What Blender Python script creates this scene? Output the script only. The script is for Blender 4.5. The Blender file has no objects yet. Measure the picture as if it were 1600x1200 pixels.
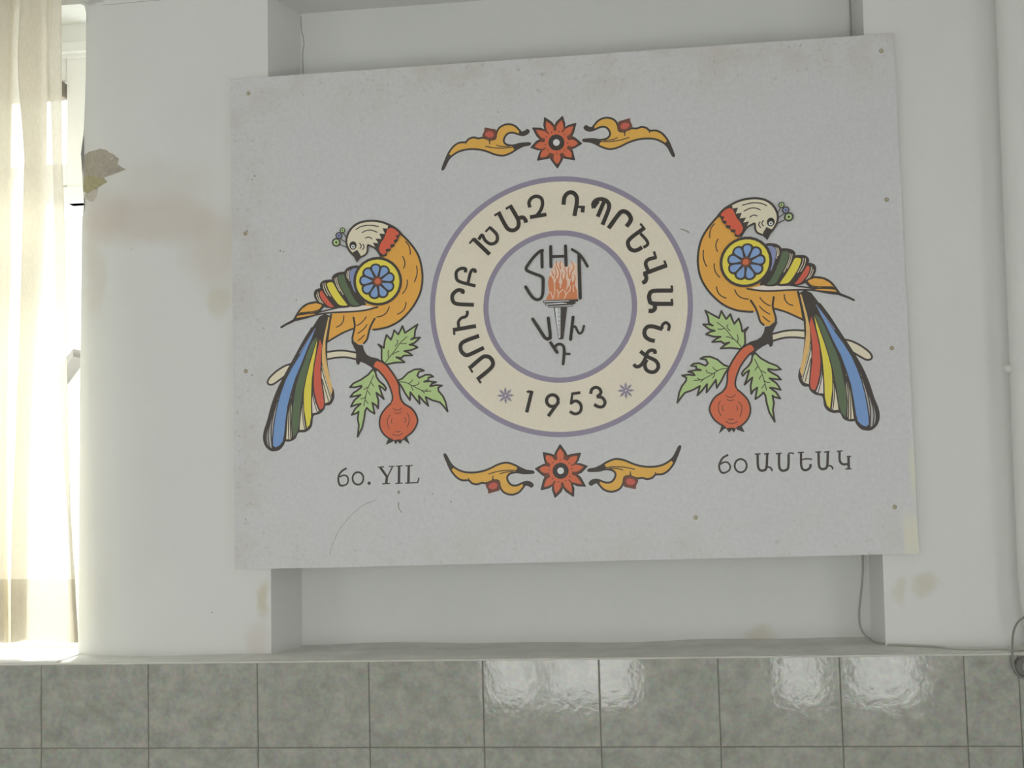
import bpy, bmesh, math, random
from mathutils import Vector, Matrix
from mathutils.geometry import tessellate_polygon
random.seed(7)
S = bpy.context.scene
C = S.collection

# ------------------------------------------------------------------ camera
F_PX, EYE, CAM_Y = 2092.0, 1.80, -3.962          # focal length in px of a 1600 px wide frame
RX, RY, RZ = -0.0786, 0.1259, -0.0265            # pitch, yaw, roll
def _rot():
    cx, sx, cy, sy, cz, sz = math.cos(RX), math.sin(RX), math.cos(RY), math.sin(RY), math.cos(RZ), math.sin(RZ)
    rx = Matrix(((1, 0, 0), (0, cx, -sx), (0, sx, cx)))
    ry = Matrix(((cy, 0, sy), (0, 1, 0), (-sy, 0, cy)))
    rz = Matrix(((cz, -sz, 0), (sz, cz, 0), (0, 0, 1)))
    return rz @ rx @ ry                           # (right, down, forward) of the room -> of the camera
R = _rot()
RT = R.transposed()
cam = bpy.data.cameras.new('camera')
cam.sensor_width, cam.sensor_fit, cam.lens = 36, 'HORIZONTAL', 36 * F_PX / 1600
cam.clip_start, cam.clip_end = 0.05, 200
camera = bpy.data.objects.new('camera', cam)
C.objects.link(camera)
ax = [Vector((R[i][0], R[i][2], -R[i][1])) for i in range(3)]
camera.matrix_world = Matrix(((ax[0].x, -ax[1].x, -ax[2].x, 0), (ax[0].y, -ax[1].y, -ax[2].y, CAM_Y),
                              (ax[0].z, -ax[1].z, -ax[2].z, EYE), (0, 0, 0, 1)))
S.camera = camera

# ------------------------------------------------------------------ sky, light, exposure
SKY = 7.0
w = bpy.data.worlds.new('overcast_sky')
w.use_nodes = True
bg = w.node_tree.nodes['Background']
bg.inputs[0].default_value = (0.985, 1.0, 1.0, 1)
bg.inputs[1].default_value = SKY
S.world = w
S.view_settings.view_transform = 'Standard'
S.view_settings.look = 'None'
S.view_settings.gamma = 1
S.view_settings.use_curve_mapping = False
S.view_settings.exposure = -0.36
S.cycles.max_bounces = 14
S.cycles.diffuse_bounces = 8
S.cycles.transparent_max_bounces = 16

sun = bpy.data.lights.new('sun', 'SUN')            # falls on the sill and the lower curtain, the lintel shades the top
sun.energy, sun.angle, sun.color = 13.0, math.radians(12), (1.0, 1.0, 0.98)
so = bpy.data.objects.new('sun', sun)
C.objects.link(so)
so.rotation_euler = Vector((0.10, -0.58, -0.80)).to_track_quat('-Z', 'Y').to_euler()

def daylight(name, x0, x1, z0, z1, y):            # portal: guides sky light through a window opening
    l = bpy.data.lights.new(name, 'AREA')
    l.shape, l.size, l.size_y = 'RECTANGLE', x1 - x0, z1 - z0
    l.cycles.is_portal = True
    o = bpy.data.objects.new(name, l)
    C.objects.link(o)
    o.location = ((x0 + x1) / 2, y, (z0 + z1) / 2)
    return o

BACK_Y, LEFT_X, RIGHT_X, CEIL = -4.8, -4.2, 2.6, 4.1
BACK_WINDOWS = [(-3.3, -2.6, 0.95, 2.0), (-1.32, -0.30, 0.40, 2.0), (0.48, 1.42, 0.40, 2.0)]
for i, (a, b, c, d) in enumerate(BACK_WINDOWS):
    o = daylight('window_daylight', a, b, c, d, BACK_Y - 0.12)
    o.rotation_euler = (math.radians(90), 0, math.radians(180))

ADDED_SIDE_WINDOW = (-3.7, -2.5, 1.0, 2.3)              # y0, y1, z0, z1 of unseen openings added to both side walls to brighten the recess reveals
for x_, r_ in ((LEFT_X - .12, -90), (RIGHT_X + .12, 90)):
    o = daylight('window_daylight', ADDED_SIDE_WINDOW[0], ADDED_SIDE_WINDOW[1], ADDED_SIDE_WINDOW[2], ADDED_SIDE_WINDOW[3], 0)  # portal of the added side opening
    o.location = (x_, (ADDED_SIDE_WINDOW[0] + ADDED_SIDE_WINDOW[1]) / 2, (ADDED_SIDE_WINDOW[2] + ADDED_SIDE_WINDOW[3]) / 2)
    o.rotation_euler = (math.radians(90), 0, math.radians(r_))

# ------------------------------------------------------------------ helpers
def at(px, py, y=0.0):
    """the point of the room at depth y that the 1600x1200 photograph shows at pixel (px, py)"""
    v = RT @ Vector(((px - 800) / F_PX, (py - 600) / F_PX, 1))
    t = (y - CAM_Y) / v.z
    return Vector((v.x * t, y, EYE - v.y * t))

def lin(c):
    c /= 255
    return c / 12.92 if c <= 0.04045 else ((c + 0.055) / 1.055) ** 2.4
LIT = 0.60                                        # how bright a white surface of this room photographs
def ink(r, g, b, k=1.0):
    m = (r + g + b) / 3
    r, g, b = (v + (m - v) * 0.10 for v in (r, g, b))
    return tuple(min(0.9, lin(v) / LIT * k) for v in (r, g, b)) + (1,)

def material(name, color, rough=0.6, spec=0.3, noise=None, bump=None, metal=0):
    m = bpy.data.materials.new(name)
    m.use_nodes = True
    nt = m.node_tree
    b = nt.nodes['Principled BSDF']
    b.inputs['Roughness'].default_value = rough
    b.inputs['Specular IOR Level'].default_value = spec
    b.inputs['Metallic'].default_value = metal
    b.inputs['Base Color'].default_value = color
    tc = nt.nodes.new('ShaderNodeTexCoord')
    if noise:
        sc, amt = noise
        n = nt.nodes.new('ShaderNodeTexNoise')
        n.inputs['Scale'].default_value = sc
        n.inputs['Detail'].default_value = 6
        nt.links.new(tc.outputs['Object'], n.inputs['Vector'])
        mx = nt.nodes.new('ShaderNodeMix')
        mx.data_type = 'RGBA'
        mx.inputs['A'].default_value = tuple(v * (1 - amt) for v in color[:3]) + (1,)
        mx.inputs['B'].default_value = tuple(min(1, v * (1 + amt)) for v in color[:3]) + (1,)
        nt.links.new(n.outputs['Fac'], mx.inputs['Factor'])
        nt.links.new(mx.outputs['Result'], b.inputs['Base Color'])
    if bump:
        sc, st, dist = bump
        n2 = nt.nodes.new('ShaderNodeTexNoise')
        n2.inputs['Scale'].default_value = sc
        n2.inputs['Detail'].default_value = 3
        nt.links.new(tc.outputs['Object'], n2.inputs['Vector'])
        bp = nt.nodes.new('ShaderNodeBump')
        bp.inputs['Strength'].default_value = st
        bp.inputs['Distance'].default_value = dist
        nt.links.new(n2.outputs['Fac'], bp.inputs['Height'])
        nt.links.new(bp.outputs['Normal'], b.inputs['Normal'])
    return m

def add_stains(m, stains, warp=(9, 0.10)):
    """soft irregular damp marks: (centre, radii, colour, strength) in room coordinates"""
    nt = m.node_tree
    b = nt.nodes['Principled BSDF']
    src = b.inputs['Base Color'].links[0].from_socket
    tc = nt.nodes.new('ShaderNodeTexCoord')
    n = nt.nodes.new('ShaderNodeTexNoise')
    n.inputs['Scale'].default_value = warp[0]
    n.inputs['Detail'].default_value = 5
    nt.links.new(tc.outputs['Object'], n.inputs['Vector'])
    off = nt.nodes.new('ShaderNodeVectorMath'); off.operation = 'MULTIPLY_ADD'
    off.inputs[1].default_value = (warp[1],) * 3
    off.inputs[2].default_value = (-warp[1] / 2,) * 3
    nt.links.new(n.outputs['Color'], off.inputs[0])
    add = nt.nodes.new('ShaderNodeVectorMath'); add.operation = 'ADD'
    nt.links.new(tc.outputs['Object'], add.inputs[0])
    nt.links.new(off.outputs[0], add.inputs[1])
    for c, r, col, st in stains:
        s1 = nt.nodes.new('ShaderNodeVectorMath'); s1.operation = 'SUBTRACT'
        s1.inputs[1].default_value = c
        nt.links.new(add.outputs[0], s1.inputs[0])
        s2 = nt.nodes.new('ShaderNodeVectorMath'); s2.operation = 'MULTIPLY'
        s2.inputs[1].default_value = tuple(1 / v for v in r)
        nt.links.new(s1.outputs[0], s2.inputs[0])
        ln = nt.nodes.new('ShaderNodeVectorMath'); ln.operation = 'LENGTH'
        nt.links.new(s2.outputs[0], ln.inputs[0])
        mr = nt.nodes.new('ShaderNodeMapRange'); mr.interpolation_type = 'SMOOTHSTEP'
        mr.inputs['From Min'].default_value, mr.inputs['From Max'].default_value = 1.1, 0.35
        mr.inputs['To Min'].default_value, mr.inputs['To Max'].default_value = 0, st
        nt.links.new(ln.outputs['Value'], mr.inputs['Value'])
        mx = nt.nodes.new('ShaderNodeMix'); mx.data_type = 'RGBA'
        nt.links.new(mr.outputs['Result'], mx.inputs['Factor'])
        nt.links.new(src, mx.inputs['A'])
        mx.inputs['B'].default_value = col
        src = mx.outputs['Result']
    nt.links.new(src, b.inputs['Base Color'])

def tag(o, label=None, cat=None, group=None, kind=None):
    if label: o['label'] = label
    if cat: o['category'] = cat
    if group: o['group'] = group
    if kind: o['kind'] = kind
    return o

def thing(name, label, cat, loc, group=None):
    o = bpy.data.objects.new(name, None)
    o.empty_display_size = 0.1
    C.objects.link(o)
    o.location = loc
    return tag(o, label, cat, group)

class MB:
    """collects faces of several materials into ONE mesh"""
    def __init__(self): self.v, self.f, self.m, self.mats, self.sm = [], [], [], [], []
    def mi(self, m):
        if m not in self.mats: self.mats.append(m)
        return self.mats.index(m)
    def face(self, pts, m, smooth=False):
        i = len(self.v)
        self.v += [Vector(p) for p in pts]
        self.f.append(tuple(range(i, i + len(pts)))); self.m.append(self.mi(m)); self.sm.append(smooth)
    def grid(self, rows, m, smooth=True, close=False):
        i0 = len(self.v); n = len(rows[0])
        for r in rows: self.v += [Vector(p) for p in r]
        for a in range(len(rows) - 1):
            for b in range(n if close else n - 1):
                c = (b + 1) % n
                self.f.append((i0 + a * n + b, i0 + a * n + c, i0 + (a + 1) * n + c, i0 + (a + 1) * n + b))
                self.m.append(self.mi(m)); self.sm.append(smooth)
    def box(self, lo, hi, m, bevel=0.0):
        bm = bmesh.new()
        bmesh.ops.create_cube(bm, size=1)
        for v in bm.verts:
            v.co = Vector([(lo[k] + hi[k]) / 2 + v.co[k] * (hi[k] - lo[k]) for k in range(3)])
        if bevel: bmesh.ops.bevel(bm, geom=bm.edges[:], offset=bevel, segments=2, affect='EDGES', profile=0.5)
        i = len(self.v); bm.verts.index_update()
        self.v += [v.co.copy() for v in bm.verts]
        for f in bm.faces:
            self.f.append(tuple(i + v.index for v in f.verts)); self.m.append(self.mi(m)); self.sm.append(False)
        bm.free()
    def tube(self, pts, r, m, n=12, caps=True):
        pts = [Vector(p) for p in pts]; rows = []; up = None
        for k, p in enumerate(pts):
            d = (pts[min(k + 1, len(pts) - 1)] - pts[max(k - 1, 0)]).normalized()
            if up is None: up = Vector((0, -1, 0)) if abs(d.y) < 0.9 else Vector((1, 0, 0))
            s = d.cross(up).normalized(); up = s.cross(d).normalized()
            rr = r[k] if isinstance(r, (list, tuple)) else r
            rows.append([p + (s * math.cos(2 * math.pi * j / n) + up * math.sin(2 * math.pi * j / n)) * rr for j in range(n)])
        self.grid(rows, m, close=True)
        if caps:
            self.face(rows[0][::-1], m); self.face(rows[-1], m)
    def build(self, name, parent=None, origin=None):
        me = bpy.data.meshes.new(name)
        o0 = parent.location if parent and origin is None else Vector(origin or (0, 0, 0))
        me.from_pydata([v - o0 for v in self.v], [], self.f)
        for m in self.mats: me.materials.append(m)
        for p, mi, sm in zip(me.polygons, self.m, self.sm): p.material_index, p.use_smooth = mi, sm
        me.update()
        o = bpy.data.objects.new(name, me)
        C.objects.link(o)
        if parent: o.parent = parent
        else: o.location = o0
        return o

def spline(pts, n=6, closed=False):
    """Catmull-Rom through 2-D or 3-D points"""
    P = [Vector(p) for p in pts]
    if len(P) < 3: return P
    out = []; N = len(P)
    for i in range(N if closed else N - 1):
        p1, p2 = P[i], P[(i + 1) % N]
        p0 = P[i - 1] if (closed or i > 0) else (p1 * 3 - p2 * 3 + P[2] if N == 3 else p1 * 2 - p2)
        p3 = P[(i + 2) % N] if (closed or i + 2 < N) else (p2 * 3 - p1 * 3 + P[0] if N == 3 else p2 * 2 - p1)
        for k in range(n):
            t = k / n
            out.append(0.5 * (2 * p1 + (p2 - p0) * t + (2 * p0 - 5 * p1 + 4 * p2 - p3) * t * t + (3 * p1 - p0 - 3 * p2 + p3) * t ** 3))
    if not closed: out.append(P[-1])
    return out

# ------------------------------------------------------------------ materials of the room
PLASTER = material('wall_plaster', (0.74, 0.745, 0.715, 1), 0.75, 0.2, noise=(2.2, 0.05), bump=(55, 0.12, 0.004))
NICHE = PLASTER
OTHER = material('room_paint', (0.76, 0.76, 0.75, 1), 0.8, 0.2, noise=(3, 0.04))
FLOOR = material('floor_tile', (0.42, 0.41, 0.39, 1), 0.35, 0.4, noise=(6, 0.2))
LEDGE = material('ledge_plaster', (0.70, 0.695, 0.65, 1), 0.7, 0.25, noise=(14, 0.22), bump=(40, 0.3, 0.006))
def st(px, py, rx, rz, col, s): 
    p = at(px, py, 0)
    return ((p.x, p.y, p.z), (rx, 0.5, rz), col, s)
PINK = (0.60, 0.50, 0.42, 1); TAN = (0.56, 0.49, 0.33, 1)
add_stains(PLASTER, [
    st(240, 345, .24, .10, PINK, .45), st(335, 385, .13, .17, PINK, .40), st(170, 335, .10, .10, PINK, .4),
    st(345, 470, .05, .06, TAN, .35), st(150, 430, .04, .16, TAN, .25), st(250, 290, .22, .10, PINK, .22),
    st(411, 938, .026, .07, TAN, .55), st(402, 1000, .05, .07, PINK, .35), st(1446, 918, .05, .045, TAN, .42),
    st(1404, 925, .022, .05, TAN, .3), st(150, -3, .05, .014, (.36, .33, .33, 1), .5),
    ((at(1186, 990, .32).x, .32, at(1186, 990, .32).z), (.06, .5, .05), TAN, .4)])

# glazed wall tile: mottled grey green, each tile a little different
TILE = material('glazed_tile', (0.34, 0.35, 0.29, 1), 0.075, 0.6)
def _tile():
    nt = TILE.node_tree; b = nt.nodes['Principled BSDF']
    tc = nt.nodes.new('ShaderNodeTexCoord')
    n1 = nt.nodes.new('ShaderNodeTexNoise'); n1.inputs['Scale'].default_value = 22; n1.inputs['Detail'].default_value = 8; n1.inputs['Roughness'].default_value = .62
    n2 = nt.nodes.new('ShaderNodeTexNoise'); n2.inputs['Scale'].default_value = 75; n2.inputs['Detail'].default_value = 3
    at_ = nt.nodes.new('ShaderNodeAttribute'); at_.attribute_name = 'tile_shift'
    sh = nt.nodes.new('ShaderNodeVectorMath'); sh.operation = 'MULTIPLY_ADD'; sh.inputs[1].default_value = (9, 9, 9)
    nt.links.new(at_.outputs['Color'], sh.inputs[0]); nt.links.new(tc.outputs['Object'], sh.inputs[2])
    nt.links.new(sh.outputs[0], n1.inputs['Vector']); nt.links.new(sh.outputs[0], n2.inputs['Vector'])
    cr = nt.nodes.new('ShaderNodeValToRGB')
    e = cr.color_ramp.elements
    e[0].position, e[0].color = .30, (0.29, 0.30, 0.245, 1)
    e[1].position, e[1].color = .72, (0.455, 0.44, 0.37, 1)
    k = e.new(.5); k.color = (0.365, 0.37, 0.31, 1)
    nt.links.new(n1.outputs['Fac'], cr.inputs['Fac'])
    mx = nt.nodes.new('ShaderNodeMix'); mx.data_type = 'RGBA'; mx.blend_type = 'OVERLAY'; mx.inputs['Factor'].default_value = .25
    nt.links.new(cr.outputs['Color'], mx.inputs['A']); nt.links.new(n2.outputs['Color'], mx.inputs['B'])
    hs = nt.nodes.new('ShaderNodeHueSaturation'); hs.inputs['Saturation'].default_value = .8
    nt.links.new(mx.outputs['Result'], hs.inputs['Color']); nt.links.new(hs.outputs['Color'], b.inputs['Base Color'])
    n3 = nt.nodes.new('ShaderNodeTexNoise'); n3.inputs['Scale'].default_value = 48; n3.inputs['Detail'].default_value = 2
    nt.links.new(sh.outputs[0], n3.inputs['Vector'])
    bp = nt.nodes.new('ShaderNodeBump'); bp.inputs['Strength'].default_value = .085; bp.inputs['Distance'].default_value = .003
    nt.links.new(n3.outputs['Fac'], bp.inputs['Height']); nt.links.new(bp.outputs['Normal'], b.inputs['Normal'])
_tile()
GROUT = material('grout', (0.20, 0.20, 0.17, 1), 0.9, 0.1)
WHITE = material('window_paint', (0.88, 0.885, 0.87, 1), 0.45, 0.35, noise=(8, .03))
DARKWOOD = material('dark_rail_paint', (0.20, 0.17, 0.13, 1), 0.6, 0.3, noise=(20, .2))

# ------------------------------------------------------------------ the setting
TILE_Y, NB = -0.16, 0.18                      # face of the tiles, back of the recess
TOP = EYE - 0.4772                            # top edge of the tiled wainscot
def struct(o): return tag(o, kind='structure')

def edge(pa, pb, y, z):                       # x on a slanted upright edge (two photo points at depth y) at height z
    a, b = at(*pa, y), at(*pb, y)
    return a.x + (b.x - a.x) * (z - a.z) / (b.z - a.z)
WE = ((135, 100), (123, 900))                 # right edge of the window opening
RL, RR = ((418, 0), (424, 1020)), ((1348, 0), (1384, 1005))
IL, IR = ((469, 30), (472, 1000)), ((1334, 0), (1361, 1000))
win_top = at(115, 7, 0).z
WX0 = at(128, 500, 0).x - 1.35                # left edge of the opening, outside the frame
rec_top = at(600, 12, NB).z
B = MB()
def wallquad(x0b, x1b, x0t, x1t, z0, z1, y=0.0, m=PLASTER):
    B.face([(x0b, y, z0), (x1b, y, z0), (x1t, y, z1), (x0t, y, z1)], m)
e = lambda E_, z, y=0.0: edge(E_[0], E_[1], y, z)
wallquad(LEFT_X, WX0, LEFT_X, WX0, TOP - .02, CEIL)
wallquad(WX0, e(WE, win_top), WX0, e(WE, win_top), win_top, CEIL)
# right of the window, its broken arris nibbled in steps
zz = [TOP - .02, at(123, 900).z, at(125, 600).z, at(128, 345).z, at(131, 318).z, at(129, 290).z, at(126, 240).z, at(131, 200).z, at(134, 120).z, at(134.5, 20).z, at(131, 9).z, win_top]
xx = [at(122.5, 1020).x, at(123, 900).x, at(125, 600).x, at(128, 345).x, at(131, 318).x, at(129, 290).x, at(126.5, 240).x, at(131, 200).x, at(134, 120).x, at(134.5, 20).x, at(132, 9).x, at(126, 7).x]
for k in range(len(zz) - 1):
    wallquad(xx[k], e(RL, zz[k]), xx[k + 1], e(RL, zz[k + 1]), zz[k], zz[k + 1])
B.grid([[(x, 0, z) for x, z in zip(xx, zz)], [(x + .0, .24, z) for x, z in zip(xx, zz)]], PLASTER, smooth=False)   # right reveal
B.face([(WX0, 0, win_top), (xx[-1], 0, win_top), (xx[-1], .24, win_top), (WX0, .24, win_top)], PLASTER)
B.face([(WX0, 0, TOP), (WX0, 0, win_top), (WX0, .24, win_top), (WX0, .24, TOP)], PLASTER)
wallquad(e(WE, win_top), e(RL, win_top), e(WE, win_top), e(RL, CEIL), win_top, CEIL)
B.face([(xx[-1], 0, win_top), (e(WE, win_top), 0, win_top), (e(WE, win_top), 0, win_top + .001)], PLASTER)
# over the recess and right of it
wallquad(e(RL, rec_top), e(RR, rec_top), e(RL, CEIL), e(RR, CEIL), rec_top, CEIL)
wallquad(e(RR, TOP - .02), RIGHT_X, e(RR, CEIL), RIGHT_X, TOP - .02, CEIL)
wall_front = struct(B.build('wall_front'))
# the recess: back, two reveals, soffit
B = MB()
zs = [TOP - .02, TOP + .4, TOP + .8, rec_top]
wallquad(e(IL, zs[0], NB), e(IR, zs[0], NB), e(IL, rec_top, NB), e(IR, rec_top, NB), zs[0], rec_top, NB)
B.grid([[(e(RL, z), 0, z) for z in zs], [(e(IL, z, NB), NB, z) for z in zs]], PLASTER, smooth=False)
B.grid([[(e(RR, z), 0, z) for z in zs], [(e(IR, z, NB), NB, z) for z in zs]], PLASTER, smooth=False)
B.face([(e(RL, rec_top), 0, rec_top), (e(RR, rec_top), 0, rec_top), (e(IR, rec_top, NB), NB, rec_top), (e(IL, rec_top, NB), NB, rec_top)], PLASTER)
wall_recess = struct(B.build('wall_recess'))

# damaged plaster beside the window, hairline cracks
RENDER = material('bare_render', (0.44, 0.40, 0.33, 1), 0.95, 0.1, noise=(45, .28), bump=(90, .8, .006))
MOSS = material('damp_render', (0.42, 0.39, 0.24, 1), 0.95, 0.1, noise=(40, .25), bump=(90, .8, .006))
CRACK = material('crack', (0.26, 0.25, 0.235, 1), 0.95, 0.1)
PALE = material('bruised_paint', (0.54, 0.51, 0.44, 1), 0.9, 0.1, noise=(60, .25))
def poly(b, pts, m, y):
    P = [at(px, py, y) for px, py in pts]
    for t in tessellate_polygon([P]):
        q = [P[i] for i in t]
        if (q[1] - q[0]).cross(q[2] - q[0]).y > 0: q.reverse()
        b.face(q, m)
kz = lambda pts, x0, y0, s: [(x0 + u * s, y0 + v * s) for u, v in pts]
D = MB()
G = 0.1583
poly(D, kz([(62, 560), (75, 205), (120, 170), (205, 150), (222, 140), (262, 147), (300, 158), (318, 178), (365, 198), (395, 226), (416, 240), (402, 292), (440, 322), (487, 346), (420, 372), (330, 405), (268, 426), (280, 446), (302, 470), (250, 498), (210, 525), (205, 548), (140, 560), (105, 585)], 120, 210, G), RENDER, -.0008)
poly(D, kz([(66, 430), (110, 402), (180, 415), (262, 428), (280, 446), (302, 470), (250, 498), (210, 525), (160, 548), (105, 585), (70, 560)], 120, 210, G), MOSS, -.0014)
poly(D, kz([(75, 590), (150, 545), (205, 548), (200, 610), (160, 665), (120, 660), (85, 630)], 120, 210, G), PALE, -.0011)
poly(D, kz([(330, 240), (350, 225), (362, 240), (340, 262)], 120, 210, G), PALE, -.0016)
poly(D, kz([(68, 0), (70, 60), (72, 200), (66, 330), (60, 400), (40, 190)], 120, 210, G), CRACK, -.0018)
poly(D, kz([(70, 610), (82, 640), (74, 760), (68, 760)], 120, 210, G), CRACK, -.0018)
tag(D.build('plaster_damage', wall_front), 'patch of bare brown render where paint has flaked off')
D = MB()
def crackline(pts, wpx, y, b=None, m=CRACK):
    b = b or D
    P = [at(px, py, y) for px, py in spline(pts, 4)]
    wd = wpx / F_PX * (y - CAM_Y)
    for a, c in zip(P, P[1:]):
        d = (c - a); n = Vector((-d.z, 0, d.x)).normalized() * wd / 2
        b.face([a - n, c - n, c + n, a + n], m)
crackline([(160, 8), (185, 6), (215, 3), (250, 0)], .6, -.0008)
crackline([(470, 25), (471, 45), (475, 66), (473, 85), (474, 118)], 1.0, NB - .0008)
crackline([(205, 389), (206, 389.5)], 1.6, -.0008); crackline([(331, 956), (331.4, 958)], 1.6, -.0008)
tag(D.build('hairline_crack', wall_front), 'fine dark cracks and pin holes in the paint')

# tiled wainscot, front face with real bevelled tiles
T = MB(); shift = []
A0, TW, TH, GW = -1.9071, 0.33, 0.2463, 0.0020
def rtile(x0, x1, z0, z1, top):
    c = (random.random(), random.random(), random.random())
    bv = .0022; n0 = len(T.f)
    y0, y1 = TILE_Y + .004, TILE_Y
    o = [(x0, z0), (x1, z0), (x1, z1), (x0, z1)]
    i_ = [(x0 + bv, z0 + bv), (x1 - bv, z0 + bv), (x1 - bv, z1 - bv), (x0 + bv, z1 - bv)]
    T.face([(x, y1, z) for x, z in i_], TILE)
    for k in range(4):
        a, b = o[k], o[(k + 1) % 4]; c2, d2 = i_[(k + 1) % 4], i_[k]
        T.face([(a[0], y0 - .002, a[1]), (b[0], y0 - .002, b[1]), (c2[0], y1, c2[1]), (d2[0], y1, d2[1])], TILE)
        T.face([(a[0], y0 + .01, a[1]), (b[0], y0 + .01, b[1]), (b[0], y0 - .002, b[1]), (a[0], y0 - .002, a[1])], TILE)
    shift.extend([c] * (len(T.f) - n0))
cols = [A0 + TW * k for k in range(-7, 9)]
cut = at(1595.5, 1120, TILE_Y).x
cols += [cut] + [cut + TW * k for k in range(1, 5)]
cols[0] = LEFT_X
rows = [TOP, TOP - TH] + [TOP - TH - .25 * k for k in range(1, 5)]
for j in range(len(rows) - 1):
    for i in range(len(cols) - 1):
        rtile(cols[i] + GW / 2, min(cols[i + 1], RIGHT_X) - GW / 2, rows[j + 1] + GW / 2, rows[j] - (GW / 2 if j else 0), j == 0)
n0 = len(T.f)
T.box((LEFT_X, TILE_Y + .003, 0), (RIGHT_X, TILE_Y + .05, TOP - .004), GROUT)
shift.extend([(0, 0, 0)] * (len(T.f) - n0))
ts = T.build('trim_1')
ca = ts.data.color_attributes.new('tile_shift', 'FLOAT_COLOR', 'CORNER')
for p, c in zip(ts.data.polygons, shift):
    for li in p.loop_indices: ca.data[li].color = c + (1,)
struct(ts)

# plaster ledge on top of the wainscot, running into the recess and the window sill
L = MB()
def ledge_z(x, y):
    t = max(0, min(1, (y - TILE_Y) / .16))
    return TOP - .002 + .006 * t + .003 * math.sin(x * 5.1) * t + .002 * math.sin(x * 13 + 1) * t
xs = [LEFT_X + (RIGHT_X - LEFT_X) * k / 90 for k in range(91)]
ys = [TILE_Y + .006, TILE_Y + .03, -.09, -.05, 0, .02]
L.grid([[(x, y, ledge_z(x, y)) for x in xs] for y in ys], LEDGE)
L.face([(x, TILE_Y + .006, TOP - .002) for x in (LEFT_X, RIGHT_X)] + [(RIGHT_X, TILE_Y + .006, TOP - .05), (LEFT_X, TILE_Y + .006, TOP - .05)], LEDGE)
xa, xb = e(RL, TOP) - .01, e(RR, TOP) + .01
xs2 = [xa + (xb - xa) * k / 40 for k in range(41)]
cove = [(.0, .004), (.06, .002), (.11, .0), (.15, .001), (.17, .004), (.185, .010)]
L.grid([[(x, y, ledge_z(x, 0) + dz - .004) for x in xs2] for y, dz in cove], LEDGE)
struct(L.build('trim_2'))
SILL = material('sill_plaster', (0.82, 0.82, 0.80, 1), 0.6, 0.25, noise=(10, .06))
L = MB()
xs3 = [WX0 - .01 + (xx[0] + .012 - WX0) * k / 10 for k in range(11)]
L.grid([[(x, y, TOP + .006 + (y + .15) * .02) for x in xs3] for y in (-.148, 0, .12, .26)], SILL)
L.face([(xs3[0], -.148, TOP - .01), (xs3[-1], -.148, TOP - .01), (xs3[-1], -.148, TOP + .006), (xs3[0], -.148, TOP + .006)], SILL)
L.face([(xs3[-1], -.148, TOP - .01), (xs3[-1], .0, TOP - .01), (xs3[-1], .0, TOP + .009), (xs3[-1], -.148, TOP + .006)], SILL)
struct(L.build('trim_3'))

# pale glazed edge strip along the top row of tiles
L = MB()
prof = [(TILE_Y + .012, TOP + .0012), (TILE_Y + .003, TOP + .001), (TILE_Y - .0012, TOP - .0008), (TILE_Y - .0018, TOP - .0030), (TILE_Y + .0005, TOP - .0050)]
L.grid([[(x, y, z) for x in xs] for y, z in prof], material('pale_glaze', (.62, .61, .55, 1), .18, .5, noise=(12, .15)))
struct(L.build('trim_4'))

# rest of the room
def slab(name, lo, hi, m):
    b = MB(); b.box(lo, hi, m); return struct(b.build(name))
slab('floor', (LEFT_X - .1, BACK_Y - .1, -.1), (RIGHT_X + .1, .5, 0), FLOOR)
slab('ceiling', (LEFT_X - .1, BACK_Y - .1, CEIL), (RIGHT_X + .1, .5, CEIL + .1), OTHER)
for nm, xa_, xb_ in (('wall_left', LEFT_X - .1, LEFT_X), ('wall_right', RIGHT_X, RIGHT_X + .1)):
    b = MB(); y0, y1, z0, z1 = ADDED_SIDE_WINDOW
    b.box((xa_, BACK_Y - .1, 0), (xb_, y0, CEIL), OTHER); b.box((xa_, y1, 0), (xb_, .5, CEIL), OTHER)
    b.box((xa_, y0, 0), (xb_, y1, z0), OTHER); b.box((xa_, y0, z1), (xb_, y1, CEIL), OTHER)
    struct(b.build(nm))
    b = MB(); xm = (xa_ + xb_) / 2; t = .05
    for lo, hi in (((y0, z0), (y0 + t, z1)), ((y1 - t, z0), (y1, z1)), ((y0 + t, z0), (y1 - t, z0 + t)), ((y0 + t, z1 - t), (y1 - t, z1)), ((y0 + .57, z0 + t), (y0 + .63, z1 - t))):
        b.box((xm - .02, lo[0], lo[1]), (xm + .02, hi[0], hi[1]), WHITE)
    struct(b.build('window_%d' % (6 if nm == 'wall_left' else 7)))  # frame of the unseen side opening added as fill light for the reveals
b = MB()
x = LEFT_X - .1
for (a, c, z0, z1) in BACK_WINDOWS:
    b.box((x, BACK_Y - .15, 0), (a, BACK_Y, CEIL), OTHER)
    b.box((a, BACK_Y - .15, 0), (c, BACK_Y, z0), OTHER)
    b.box((a, BACK_Y - .15, z1), (c, BACK_Y, CEIL), OTHER)
    x = c
b.box((x, BACK_Y - .15, 0), (RIGHT_X + .1, BACK_Y, CEIL), OTHER)
struct(b.build('wall_back'))
for i, (a, c, z0, z1) in enumerate(BACK_WINDOWS):
    b = MB(); t = .05
    for lo, hi in (((a, z0), (a + t, z1)), ((c - t, z0), (c, z1)), ((a + t, z0), (c - t, z0 + t)), ((a + t, z1 - t), (c - t, z1)),
                   ((a + (c - a) * .34, z0 + t), (a + (c - a) * .34 + (.17 if i == 2 else .07), z1 - t))):
        b.box((lo[0], BACK_Y - .10, lo[1]), (hi[0], BACK_Y - .05, hi[1]), WHITE)
    struct(b.build('window_%d' % (i + 2)))

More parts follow.
